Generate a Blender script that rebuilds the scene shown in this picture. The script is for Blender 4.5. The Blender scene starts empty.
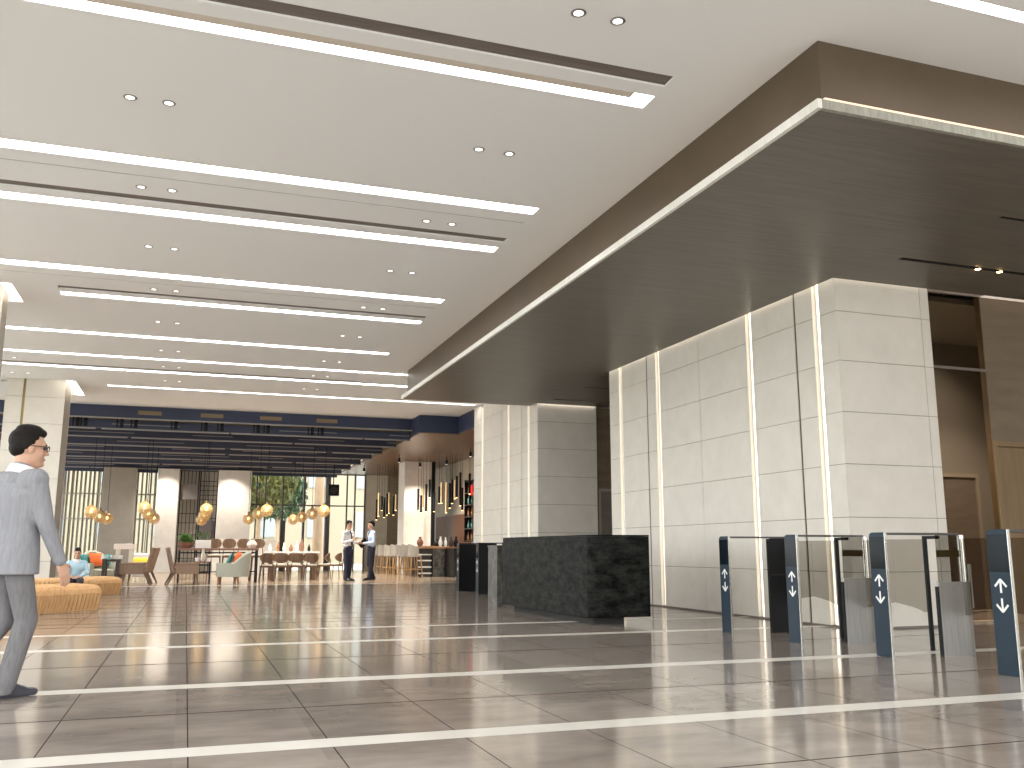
import bpy, bmesh, math, random
from mathutils import Vector, Matrix, Euler
random.seed(7)
sc = bpy.context.scene
COL = sc.collection
R = math.radians
PI = math.pi

# ------------------------------------------------------------------ camera, world, exposure
EYE = 0.95
FPX = 916.27
YAW, PITCH = R(19.30), R(10.268)
cam_d = bpy.data.cameras.new('camera')
cam = bpy.data.objects.new('camera', cam_d)
COL.objects.link(cam)
cam.location = (0, 0, EYE)
cam.rotation_euler = (PI / 2 + PITCH, 0, -YAW)
cam_d.sensor_width = 36.0
cam_d.lens = FPX / 1024 * 36
cam_d.clip_start = 0.05
cam_d.clip_end = 400
sc.camera = cam
w = bpy.data.worlds.new('world')
sc.world = w
w.use_nodes = True
WORLD_COL, WORLD_STR = (0.965, 0.985, 1.0), 4.1
w.node_tree.nodes['Background'].inputs[0].default_value = (*WORLD_COL, 1)
w.node_tree.nodes['Background'].inputs[1].default_value = WORLD_STR
sc.view_settings.view_transform = 'Standard'
sc.view_settings.look = 'None'
sc.view_settings.gamma = 1
sc.view_settings.use_curve_mapping = False
sc.view_settings.exposure = 0.31
sc.cycles.max_bounces = 10
sc.cycles.diffuse_bounces = 5
sc.cycles.glossy_bounces = 4
sc.cycles.transparent_max_bounces = 12
sc.cycles.sample_clamp_indirect = 8
SLOT_L, COVE_L, WALL_L = 10.0, 4.0, 2.1      # light output of slots, coves, wall strips

def fx(px, Y, z=0.0):
    """world X of picture column px on the plane Y at height z"""
    fw = (math.sin(YAW) * math.cos(PITCH), math.cos(YAW) * math.cos(PITCH), math.sin(PITCH))
    r = (math.cos(YAW), -math.sin(YAW), 0)
    k = (px - 512) / FPX
    # (P-C).r = k (P-C).fw
    return (k * (Y * fw[1] + (z - EYE) * fw[2]) - Y * r[1]) / (r[0] - k * fw[0])

# ------------------------------------------------------------------ materials
def mat(name, col, rough=0.5, metal=0.0, noise=None, bump=None, emit=None, spec=0.5, alpha=1.0, coat=0.0, trans=0.0):
    """noise=(scale_xyz, col2, detail) ; bump=(scale, strength)"""
    m = bpy.data.materials.new(name)
    m.use_nodes = True
    nt = m.node_tree
    b = nt.nodes['Principled BSDF']
    b.inputs['Base Color'].default_value = (*col, 1)
    b.inputs['Roughness'].default_value = rough
    b.inputs['Metallic'].default_value = metal
    b.inputs['Specular IOR Level'].default_value = spec
    b.inputs['Alpha'].default_value = alpha
    b.inputs['Coat Weight'].default_value = coat
    b.inputs['Transmission Weight'].default_value = trans
    tc = nt.nodes.new('ShaderNodeTexCoord')
    if noise:
        sx, col2, det = noise
        mp = nt.nodes.new('ShaderNodeMapping')
        mp.inputs['Scale'].default_value = sx
        nt.links.new(tc.outputs['Object'], mp.inputs['Vector'])
        n = nt.nodes.new('ShaderNodeTexNoise')
        n.inputs['Scale'].default_value = 1.0
        n.inputs['Detail'].default_value = det
        n.inputs['Roughness'].default_value = 0.6
        nt.links.new(mp.outputs['Vector'], n.inputs['Vector'])
        cr = nt.nodes.new('ShaderNodeValToRGB')
        cr.color_ramp.elements[0].position = 0.3
        cr.color_ramp.elements[1].position = 0.72
        cr.color_ramp.elements[0].color = (*col, 1)
        cr.color_ramp.elements[1].color = (*col2, 1)
        nt.links.new(n.outputs['Fac'], cr.inputs['Fac'])
        nt.links.new(cr.outputs['Color'], b.inputs['Base Color'])
    if bump:
        n2 = nt.nodes.new('ShaderNodeTexNoise')
        n2.inputs['Scale'].default_value = bump[0]
        n2.inputs['Detail'].default_value = 4
        nt.links.new(tc.outputs['Object'], n2.inputs['Vector'])
        bp = nt.nodes.new('ShaderNodeBump')
        bp.inputs['Strength'].default_value = bump[1]
        bp.inputs['Distance'].default_value = 0.01
        nt.links.new(n2.outputs['Fac'], bp.inputs['Height'])
        nt.links.new(bp.outputs['Normal'], b.inputs['Normal'])
    if emit:
        b.inputs['Emission Color'].default_value = (*emit[0], 1)
        b.inputs['Emission Strength'].default_value = emit[1]
    return m

def glass(name, tint=(1, 1, 1), gloss=0.12, rough=0.0):
    m = bpy.data.materials.new(name)
    m.use_nodes = True
    nt = m.node_tree
    nt.nodes.clear()
    o = nt.nodes.new('ShaderNodeOutputMaterial')
    mx = nt.nodes.new('ShaderNodeMixShader')
    t = nt.nodes.new('ShaderNodeBsdfTransparent')
    g = nt.nodes.new('ShaderNodeBsdfGlossy')
    fr = nt.nodes.new('ShaderNodeLayerWeight')
    fr.inputs['Blend'].default_value = gloss
    t.inputs['Color'].default_value = (*tint, 1)
    g.inputs['Roughness'].default_value = rough
    nt.links.new(fr.outputs['Fresnel'], mx.inputs['Fac'])
    nt.links.new(t.outputs[0], mx.inputs[1])
    nt.links.new(g.outputs[0], mx.inputs[2])
    nt.links.new(mx.outputs[0], o.inputs['Surface'])
    return m

M = {}
M['ceiling'] = mat('ceiling_paint', (0.785, 0.79, 0.795), 0.8)
M['slot_lining'] = mat('slot_lining', (0.135, 0.112, 0.098), 0.6, noise=((2, 30, 10), (0.185, 0.155, 0.135), 3))
M['tan'] = mat('tan_lip', (0.62, 0.55, 0.48), 0.6)
M['light'] = mat('light_diffuser', (0.9, 0.9, 0.9), 0.5, emit=((1.0, 0.985, 0.965), SLOT_L))
M['cove'] = mat('cove_led', (0.9, 0.85, 0.8), 0.5, emit=((1.0, 0.90, 0.78), COVE_L))
M['cove_far'] = mat('cove_led_far', (0.9, 0.85, 0.8), 0.5, emit=((1.0, 0.90, 0.78), 5.0))
M['cove_dim'] = mat('cove_led_dim', (0.9, 0.85, 0.8), 0.5, emit=((1.0, 0.84, 0.70), 0.42))
M['cove_faint'] = mat('cove_led_faint', (0.4, 0.36, 0.32), 0.5, emit=((1.0, 0.84, 0.70), 0.06))
M['cove_warm'] = mat('cove_led_warm', (0.9, 0.8, 0.6), 0.5, emit=((1.0, 0.74, 0.45), 1.6))
M['wall_led'] = mat('wall_led', (0.9, 0.85, 0.75), 0.5, emit=((1.0, 0.89, 0.72), WALL_L))
M['down'] = mat('downlight_lens', (0.9, 0.9, 0.9), 0.5, emit=((1, 0.98, 0.95), 1.7))
M['warm_bulb'] = mat('warm_bulb', (1, 0.8, 0.5), 0.5, emit=((1.0, 0.62, 0.25), 6.0))
M['track_bulb'] = mat('track_bulb', (1, 0.7, 0.4), 0.5, emit=((1.0, 0.55, 0.22), 22.0))
M['chrome'] = mat('chrome', (0.35, 0.34, 0.33), 0.3, 0.9)
M['stone'] = mat('cream_limestone', (0.66, 0.62, 0.55), 0.45, noise=((3, 3, 3), (0.73, 0.69, 0.62), 6), bump=(30, 0.06))
M['joint'] = mat('stone_joint', (0.22, 0.19, 0.16), 0.8)
M['brass'] = mat('brass_groove', (0.30, 0.22, 0.10), 0.35, 0.8)
M['soffit'] = mat('dark_oak_veneer', (0.112, 0.099, 0.084), 0.42, noise=((1.3, 22, 4), (0.160, 0.142, 0.120), 7), spec=0.4)
M['bulkhead'] = mat('bronze_bulkhead', (0.088, 0.062, 0.038), 0.45, noise=((1.5, 1.5, 1.5), (0.104, 0.074, 0.045), 3), metal=0.2)
M['edge_white'] = mat('soffit_edge_white', (0.80, 0.78, 0.73), 0.35, noise=((6, 60, 6), (0.66, 0.66, 0.61), 3))
M['edge_stone'] = mat('soffit_edge_stone', (0.22, 0.215, 0.18), 0.5, noise=((25, 25, 6), (0.36, 0.35, 0.30), 4))
M['black'] = mat('black_metal', (0.010, 0.010, 0.011), 0.45, 0.0, spec=0.2)
M['dark_void'] = mat('dark_lining', (0.02, 0.018, 0.016), 0.7)
M['navy'] = mat('navy_paint', (0.022, 0.032, 0.078), 0.5)
M['navy_dark'] = mat('navy_baffle', (0.034, 0.043, 0.080), 0.6)
M['baffle_edge'] = mat('baffle_edge', (0.27, 0.26, 0.26), 0.6)
M['duct'] = mat('brown_duct', (0.21, 0.155, 0.09), 0.6)
M['walnut'] = mat('walnut_ceiling', (0.11, 0.066, 0.038), 0.33, noise=((9, 1.2, 2), (0.20, 0.128, 0.08), 7))
M['brown_wall'] = mat('bronze_wallpaper', (0.150, 0.112, 0.076), 0.5, noise=((1.2, 1.2, 9), (0.20, 0.152, 0.10), 5))
M['door_wood'] = mat('oak_door', (0.19, 0.125, 0.068), 0.45, noise=((14, 14, 1.0), (0.235, 0.16, 0.09), 5))
M['frame_wood'] = mat('door_frame_bronze', (0.24, 0.165, 0.09), 0.4, 0.2)
M['taupe'] = mat('taupe_column', (0.28, 0.25, 0.21), 0.6, noise=((2, 2, 2), (0.33, 0.30, 0.255), 4))
M['concrete'] = mat('pale_column', (0.60, 0.57, 0.53), 0.6, noise=((3, 3, 3), (0.70, 0.67, 0.63), 6))
M['mullion'] = mat('mullion', (0.07, 0.06, 0.055), 0.5, 0.3)
M['fin'] = mat('facade_fin', (0.30, 0.27, 0.21), 0.5)
M['glass'] = glass('window_glass', (0.95, 0.97, 0.96), 0.10)
M['gate_glass'] = glass('gate_glass', (0.73, 0.715, 0.69), 0.06)
M['frosted'] = glass('frosted_glass', (0.62, 0.61, 0.59), 0.12, 0.15)
M['rail'] = mat('dark_rail', (0.10, 0.098, 0.095), 0.3, 0.6)
M['tinted'] = glass('tinted_glass', (0.68, 0.63, 0.57), 0.05)
M['marble_dark'] = mat('dark_green_marble', (0.002, 0.0023, 0.002), 0.4, noise=((6, 6, 11), (0.020, 0.0212, 0.0178), 14), spec=0.04)
for _n in M['marble_dark'].node_tree.nodes:
    if _n.type == 'VALTORGB':
        _n.color_ramp.elements[0].position, _n.color_ramp.elements[1].position = 0.40, 0.70
        _n.color_ramp.elements[1].color = (0.033, 0.035, 0.030, 1)
    if _n.type == 'TEX_NOISE':
        _n.inputs['Roughness'].default_value = 0.75
        _n.inputs['Distortion'].default_value = 0.15
    if _n.type == 'MAPPING':
        _n.inputs['Scale'].default_value = (4.5, 4.5, 10.0)
M['marble_vein'] = mat('veined_marble', (0.015, 0.015, 0.014), 0.35, noise=((7, 7, 7), (0.17, 0.165, 0.15), 14), spec=0.3)
M['gate_blue'] = mat('gate_blue_steel', (0.013, 0.027, 0.043), 0.32, 0.1, spec=0.22)
M['gate_reflection'] = mat('gate_reflection', (0.006, 0.010, 0.014), 0.12, 0.0, spec=0.12)
M['steel'] = mat('brushed_steel', (0.30, 0.30, 0.295), 0.34, 0.75, noise=((40, 40, 2), (0.38, 0.38, 0.37), 3))
M['steel_light'] = mat('polished_steel', (0.72, 0.71, 0.69), 0.2, 0.95)
M['white'] = mat('white_lacquer', (0.82, 0.82, 0.80), 0.4)
M['suit'] = mat('grey_suit', (0.22, 0.22, 0.24), 0.85, noise=((60, 60, 8), (0.29, 0.29, 0.31), 3), bump=(90, 0.15))
M['suit_trousers'] = mat('grey_suit_trousers', (0.135, 0.13, 0.135), 0.85, noise=((50, 50, 8), (0.19, 0.185, 0.19), 3))
M['skin'] = mat('skin', (0.56, 0.33, 0.225), 0.5)
M['hair'] = mat('dark_hair', (0.012, 0.009, 0.008), 0.6, bump=(120, 0.4), spec=0.15)
M['shirt_white'] = mat('white_shirt', (0.80, 0.78, 0.80), 0.8)
M['shirt_blue'] = mat('pale_blue_shirt', (0.50, 0.60, 0.78), 0.8)
M['navy_trousers'] = mat('navy_trousers', (0.020, 0.021, 0.045), 0.8)
M['tie'] = mat('dark_tie', (0.05, 0.06, 0.11), 0.6)
M['shoe'] = mat('black_shoe', (0.02, 0.018, 0.02), 0.3)
M['shoe_grey'] = mat('grey_shoe', (0.055, 0.055, 0.068), 0.25)
M['rattan'] = mat('orange_rattan', (0.50, 0.27, 0.105), 0.6, noise=((20, 20, 6), (0.64, 0.40, 0.19), 4))
M['wood_brown'] = mat('brown_wood', (0.115, 0.064, 0.037), 0.5, noise=((12, 12, 3), (0.17, 0.10, 0.058), 4))
M['weave_brown'] = mat('brown_weave', (0.22, 0.145, 0.10), 0.75, noise=((50, 50, 50), (0.31, 0.21, 0.15), 2))
M['wood_dark'] = mat('dark_wood', (0.045, 0.028, 0.022), 0.45)
M['wood_red'] = mat('red_brown_wood', (0.22, 0.10, 0.06), 0.4)
M['wood_oak'] = mat('oak_wood', (0.42, 0.25, 0.11), 0.5)
M['sage'] = mat('sage_fabric', (0.44, 0.45, 0.38), 0.9, bump=(80, 0.2))
M['cream_fabric'] = mat('cream_fabric', (0.66, 0.62, 0.54), 0.9)
M['orange'] = mat('orange_fabric', (0.68, 0.14, 0.03), 0.85)
M['teal'] = mat('teal_fabric', (0.05, 0.22, 0.22), 0.85)
M['yellow'] = mat('yellow_fabric', (0.80, 0.55, 0.05), 0.85)
M['lavender'] = mat('pale_grey_fabric', (0.52, 0.50, 0.54), 0.9)
M['leaf'] = mat('plant_leaf', (0.05, 0.13, 0.025), 0.5, noise=((9, 9, 9), (0.11, 0.22, 0.045), 2))
M['tree_leaf'] = mat('tree_leaf', (0.07, 0.10, 0.025), 0.6, noise=((0.9, 0.9, 0.9), (0.22, 0.20, 0.05), 3))
M['bark'] = mat('tree_bark', (0.36, 0.24, 0.15), 0.8, noise=((5, 5, 2), (0.48, 0.34, 0.22), 4))
M['terracotta'] = mat('brown_pot', (0.22, 0.11, 0.07), 0.6)
M['amber'] = mat('amber_glass', (0.42, 0.25, 0.09), 0.3, 0.1, noise=((16, 16, 16), (0.72, 0.55, 0.28), 3), alpha=0.7)
M['gold'] = mat('gold_tube', (0.72, 0.52, 0.26), 0.28, 0.85)
M['red_glow'] = mat('red_lit_sign', (0.6, 0.02, 0.02), 0.5, emit=((1, 0.02, 0.02), 1.2))
M['bottle_teal'] = mat('teal_bottle', (0.10, 0.30, 0.28), 0.15, coat=0.4)
M['bottle_amber'] = mat('amber_bottle', (0.32, 0.12, 0.03), 0.15, coat=0.4)
M['bar_wood'] = mat('bar_top_wood', (0.35, 0.18, 0.085), 0.4, noise=((3, 12, 12), (0.44, 0.25, 0.12), 4))
M['panel_wood'] = mat('reddish_panel', (0.085, 0.036, 0.02), 0.4, noise=((9, 9, 0.6), (0.15, 0.066, 0.036), 4))
M['beige_wall'] = mat('beige_stone_wall', (0.36, 0.32, 0.255), 0.55, noise=((2, 2, 2), (0.43, 0.385, 0.31), 5))
M['stool_fabric'] = mat('stool_fabric', (0.40, 0.375, 0.33), 0.9)
M['pave'] = mat('pale_paving', (0.55, 0.52, 0.46), 0.8)
M['facade'] = mat('cream_facade', (0.34, 0.29, 0.21), 0.8)
M['facade_win'] = mat('facade_window', (0.30, 0.32, 0.32), 0.25)
M['rest_floor'] = mat('restaurant_floor', (0.34, 0.26, 0.19), 0.16, noise=((1.5, 14, 3), (0.42, 0.33, 0.25), 4))
M['floor_joint'] = mat('floor_joint', (0.05, 0.040, 0.034), 1.0, spec=0.0)
M['inlay'] = mat('white_inlay', (0.84, 0.81, 0.75), 0.25, noise=((3, 3, 3), (0.76, 0.73, 0.67), 4))
def floor_mat():
    m = mat('polished_taupe_stone', (0.250, 0.211, 0.182), 0.11, noise=((1.6, 3.2, 1), (0.41, 0.352, 0.308), 9), spec=0.7)
    nt = m.node_tree
    b = nt.nodes['Principled BSDF']
    # tile to tile variation: one value per 0.675 m module
    tc = [n for n in nt.nodes if n.type == 'TEX_COORD'][0]
    sn = nt.nodes.new('ShaderNodeVectorMath')
    sn.operation = 'SNAP'
    sn.inputs[1].default_value = (0.675, 1.12, 5)
    nt.links.new(tc.outputs['Object'], sn.inputs[0])
    wn = nt.nodes.new('ShaderNodeTexWhiteNoise')
    nt.links.new(sn.outputs[0], wn.inputs['Vector'])
    mr = nt.nodes.new('ShaderNodeMapRange')
    mr.inputs['To Min'].default_value = 0.9
    mr.inputs['To Max'].default_value = 1.12
    nt.links.new(wn.outputs['Value'], mr.inputs['Value'])
    mul = nt.nodes.new('ShaderNodeMix')
    mul.data_type = 'RGBA'
    mul.blend_type = 'MULTIPLY'
    mul.inputs['Factor'].default_value = 1
    src = b.inputs['Base Color'].links[0].from_socket
    nt.links.new(src, mul.inputs[6])
    nt.links.new(mr.outputs['Result'], mul.inputs[7])
    nt.links.new(mul.outputs[2], b.inputs['Base Color'])
    return m
M['floor'] = floor_mat()

# ------------------------------------------------------------------ mesh builder
class MB:
    def __init__(self):
        self.v, self.f, self.m = [], [], []
    def add(self, vs, fs, mi=0):
        o = len(self.v)
        self.v += [tuple(p) for p in vs]
        self.f += [tuple(i + o for i in f) for f in fs]
        self.m += [mi] * len(fs)
        return self
    def box(self, x0, x1, y0, y1, z0, z1, mi=0):
        vs = [(x, y, z) for z in (z0, z1) for y in (y0, y1) for x in (x0, x1)]
        fs = [(0, 2, 3, 1), (4, 5, 7, 6), (0, 1, 5, 4), (2, 6, 7, 3), (0, 4, 6, 2), (1, 3, 7, 5)]
        return self.add(vs, fs, mi)
    def obox(self, c, s, rot=(0, 0, 0), mi=0, taper=1.0):
        e = Euler(rot).to_matrix()
        vs = []
        for z in (-.5, .5):
            t = 1.0 if z < 0 else taper
            for y in (-.5, .5):
                for x in (-.5, .5):
                    vs.append(Vector(c) + e @ Vector((x * s[0] * t, y * s[1] * t, z * s[2])))
        fs = [(0, 2, 3, 1), (4, 5, 7, 6), (0, 1, 5, 4), (2, 6, 7, 3), (0, 4, 6, 2), (1, 3, 7, 5)]
        return self.add(vs, fs, mi)
    def bar(self, p0, p1, w0, w1=None, d0=None, d1=None, mi=0):
        """square bar from p0 to p1, widths w (x-ish) and d (y-ish)"""
        p0, p1 = Vector(p0), Vector(p1)
        w1 = w0 if w1 is None else w1
        d0 = w0 if d0 is None else d0
        d1 = (w1 if d0 == w0 else d0) if d1 is None else d1
        ax = (p1 - p0).normalized()
        ref = Vector((0, 1, 0)) if abs(ax.y) < 0.9 else Vector((1, 0, 0))
        a = ref.cross(ax).normalized()
        b = ax.cross(a)
        vs = []
        for p, ww, dd in ((p0, w0, d0), (p1, w1, d1)):
            for sx, sy in ((-1, -1), (1, -1), (1, 1), (-1, 1)):
                vs.append(p + a * sx * ww / 2 + b * sy * dd / 2)
        return self.add(vs, [(3, 2, 1, 0), (4, 5, 6, 7), (0, 1, 5, 4), (1, 2, 6, 5), (2, 3, 7, 6), (3, 0, 4, 7)], mi)
    def cyl(self, p0, p1, r0, r1=None, n=12, mi=0, caps=True):
        p0, p1 = Vector(p0), Vector(p1)
        r1 = r0 if r1 is None else r1
        ax = (p1 - p0).normalized()
        ref = Vector((0, 0, 1)) if abs(ax.z) < 0.9 else Vector((1, 0, 0))
        a = ax.cross(ref).normalized()
        b = ax.cross(a)
        vs = []
        for p, r in ((p0, r0), (p1, r1)):
            for k in range(n):
                t = 2 * PI * k / n
                vs.append(p + a * math.cos(t) * r + b * math.sin(t) * r)
        fs = [(k, (k + 1) % n, n + (k + 1) % n, n + k) for k in range(n)]
        if caps:
            fs += [tuple(range(n))[::-1], tuple(range(n, 2 * n))]
        return self.add(vs, fs, mi)
    def lathe(self, prof, c=(0, 0, 0), n=16, mi=0, closed=False):
        """prof list of (r, z), closed by caps when r>0 at the ends"""
        c = Vector(c)
        vs = [c + Vector((r * math.cos(2 * PI * k / n), r * math.sin(2 * PI * k / n), z)) for r, z in prof for k in range(n)]
        fs = []
        for j in range(len(prof) - 1):
            for k in range(n):
                k2 = (k + 1) % n
                fs.append((j * n + k, j * n + k2, (j + 1) * n + k2, (j + 1) * n + k))
        if closed:
            j = len(prof) - 1
            fs += [(j * n + k, j * n + (k + 1) % n, (k + 1) % n, k) for k in range(n)]
        else:
            fs.append(tuple(range(n))[::-1])
            fs.append(tuple(range((len(prof) - 1) * n, len(prof) * n)))
        return self.add(vs, fs, mi)
    def ell(self, c, r, rot=None, n=14, k=9, mi=0):
        c = Vector(c)
        e = rot if rot is not None else Matrix.Identity(3)
        vs, fs = [], []
        for j in range(1, k):
            ph = PI * j / k
            for i in range(n):
                t = 2 * PI * i / n
                vs.append(c + e @ Vector((r[0] * math.sin(ph) * math.cos(t), r[1] * math.sin(ph) * math.sin(t), r[2] * math.cos(ph))))
        top = len(vs); vs.append(c + e @ Vector((0, 0, r[2])))
        bot = len(vs); vs.append(c + e @ Vector((0, 0, -r[2])))
        for j in range(k - 2):
            for i in range(n):
                i2 = (i + 1) % n
                fs.append((j * n + i, (j + 1) * n + i, (j + 1) * n + i2, j * n + i2))
        for i in range(n):
            i2 = (i + 1) % n
            fs.append((top, i, i2))
            fs.append((bot, (k - 2) * n + i2, (k - 2) * n + i))
        return self.add(vs, fs, mi)
    def cap(self, p0, p1, r0, r1=None, n=14, mi=0):
        """tapered capsule"""
        p0, p1 = Vector(p0), Vector(p1)
        r1 = r0 if r1 is None else r1
        ax = (p1 - p0)
        L = ax.length
        if L < 1e-5:
            return self.ell(p0, (r0, r0, r0))
        ax.normalize()
        ref = Vector((0, 0, 1)) if abs(ax.z) < 0.9 else Vector((1, 0, 0))
        a = ax.cross(ref).normalized()
        b = ax.cross(a)
        rings = []
        for j in range(1, 5):
            t = PI / 2 * (1 - j / 4)
            rings.append((p0 - ax * r0 * math.sin(t), r0 * math.cos(t)))
        for j in range(0, 4):
            t = PI / 2 * j / 4
            rings.append((p1 + ax * r1 * math.sin(t), r1 * math.cos(t)))
        vs, fs = [], []
        for p, r in rings:
            for i in range(n):
                t = 2 * PI * i / n
                vs.append(p + a * r * math.cos(t) + b * r * math.sin(t))
        for j in range(len(rings) - 1):
            for i in range(n):
                i2 = (i + 1) % n
                fs.append((j * n + i, j * n + i2, (j + 1) * n + i2, (j + 1) * n + i))
        s = len(vs); vs.append(p0 - ax * r0)
        e = len(vs); vs.append(p1 + ax * r1)
        q = (len(rings) - 1) * n
        for i in range(n):
            i2 = (i + 1) % n
            fs.append((s, i2, i))
            fs.append((e, q + i, q + i2))
        return self.add(vs, fs, mi)
    def prism(self, poly, axis, a, b, mi=0):
        """extrude a 2-D polygon along axis ('x','y','z') between a and b"""
        n = len(poly)
        def P(u, v, w_):
            return {'x': (w_, u, v), 'y': (u, w_, v), 'z': (u, v, w_)}[axis]
        vs = [P(u, v, a) for u, v in poly] + [P(u, v, b) for u, v in poly]
        fs = [tuple(range(n))[::-1], tuple(range(n, 2 * n))] + [(i, (i + 1) % n, n + (i + 1) % n, n + i) for i in range(n)]
        return self.add(vs, fs, mi)
    def loft(self, rings, n=24, mi=0):
        """closed solid through ellipses (centre, a-vector, b-vector)"""
        vs, fs = [], []
        for c, a, b in rings:
            for k in range(n):
                t = 2 * PI * k / n
                vs.append(Vector(c) + Vector(a) * math.cos(t) + Vector(b) * math.sin(t))
        for j in range(len(rings) - 1):
            for k in range(n):
                k2 = (k + 1) % n
                fs.append((j * n + k, j * n + k2, (j + 1) * n + k2, (j + 1) * n + k))
        fs += [tuple(range(n))[::-1], tuple(range((len(rings) - 1) * n, len(rings) * n))]
        return self.add(vs, fs, mi)
    def tube(self, pts, r, n=8, mi=0):
        for p, q in zip(pts[:-1], pts[1:]):
            self.cap(p, q, r, r, n=n, mi=mi)
        return self
    def data(self, name, mats, smooth=False):
        me = bpy.data.meshes.new(name)
        me.from_pydata(self.v, [], self.f)
        for m in (mats if isinstance(mats, (list, tuple)) else [mats]):
            me.materials.append(m)
        me.polygons.foreach_set('material_index', self.m)
        me.update()
        bm = bmesh.new()
        bm.from_mesh(me)
        bmesh.ops.recalc_face_normals(bm, faces=bm.faces)
        bm.to_mesh(me)
        bm.free()
        if smooth:
            me.polygons.foreach_set('use_smooth', [True] * len(me.polygons))
            try:
                me.set_sharp_from_angle(angle=R(40))
            except Exception:
                pass
        return me
    def build(self, name, mats, parent=None, smooth=False, bevel=0.0, loc=None):
        o = bpy.data.objects.new(name, self.data(name, mats, smooth))
        COL.objects.link(o)
        if parent is not None:
            o.parent = parent
        if loc is not None:
            o.location = loc
        if bevel:
            bv = o.modifiers.new('bevel', 'BEVEL')
            bv.width = bevel
            bv.segments = 2
            bv.limit_method = 'ANGLE'
            bv.angle_limit = R(40)
        return o

def thing(name, label, cat, loc=(0, 0, 0), rz=0.0, group=None):
    o = bpy.data.objects.new(name, None)
    o.empty_display_size = 0.1
    COL.objects.link(o)
    o.location = loc
    o.rotation_euler = (0, 0, rz)
    return tag(o, label, cat, group)
def tag(o, label, cat, group=None, kind=None):
    o['label'] = label
    o['category'] = cat
    if group:
        o['group'] = group
    if kind:
        o['kind'] = kind
    return o
def struct(o, label=None):
    o['kind'] = 'structure'
    if label:
        o['label'] = label
    return o
def dup(root, loc=None, rz=None, label=None):
    c = root.copy()
    COL.objects.link(c)
    if loc is not None:
        c.location = loc
    if rz is not None:
        c.rotation_euler = (0, 0, rz)
    if label:
        c['label'] = label
    for ch in root.children:
        k = ch.copy()
        COL.objects.link(k)
        k.parent = c
        for g in ch.children:
            q = g.copy()
            COL.objects.link(q)
            q.parent = k
    return c
class Kind:
    """first call places the prototype, later calls place copies of it"""
    def __init__(self, maker):
        self.maker, self.proto = maker, None
    def __call__(self, loc, rz, label, group=None):
        if self.proto is None:
            self.proto = self.maker()
            o = self.proto
            o.location = loc
            o.rotation_euler = (0, 0, rz)
            o['label'] = label
        else:
            o = dup(self.proto, loc, rz, label)
        if group:
            o['group'] = group
        return o

def grid_slab(xr, yr, holes, z0, z1, mb=None, mi=0):
    mb = mb or MB()
    xs = sorted(set([xr[0], xr[1]] + [v for h in holes for v in h[:2] if xr[0] < v < xr[1]]))
    ys = sorted(set([yr[0], yr[1]] + [v for h in holes for v in h[2:] if yr[0] < v < yr[1]]))
    def solid(i, j):
        if i < 0 or j < 0 or i >= len(xs) - 1 or j >= len(ys) - 1:
            return False
        cx, cy = (xs[i] + xs[i + 1]) / 2, (ys[j] + ys[j + 1]) / 2
        return not any(h[0] < cx < h[1] and h[2] < cy < h[3] for h in holes)
    for i in range(len(xs) - 1):
        for j in range(len(ys) - 1):
            if not solid(i, j):
                continue
            x0, x1, y0, y1 = xs[i], xs[i + 1], ys[j], ys[j + 1]
            mb.add([(x0, y0, z0), (x1, y0, z0), (x1, y1, z0), (x0, y1, z0)], [(3, 2, 1, 0)], mi)
            mb.add([(x0, y0, z1), (x1, y0, z1), (x1, y1, z1), (x0, y1, z1)], [(0, 1, 2, 3)], mi)
            if not solid(i - 1, j): mb.add([(x0, y0, z0), (x0, y1, z0), (x0, y1, z1), (x0, y0, z1)], [(3, 2, 1, 0)], mi)
            if not solid(i + 1, j): mb.add([(x1, y0, z0), (x1, y1, z0), (x1, y1, z1), (x1, y0, z1)], [(0, 1, 2, 3)], mi)
            if not solid(i, j - 1): mb.add([(x0, y0, z0), (x1, y0, z0), (x1, y0, z1), (x0, y0, z1)], [(0, 1, 2, 3)], mi)
            if not solid(i, j + 1): mb.add([(x0, y1, z0), (x1, y1, z0), (x1, y1, z1), (x0, y1, z1)], [(3, 2, 1, 0)], mi)
    return mb

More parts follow.
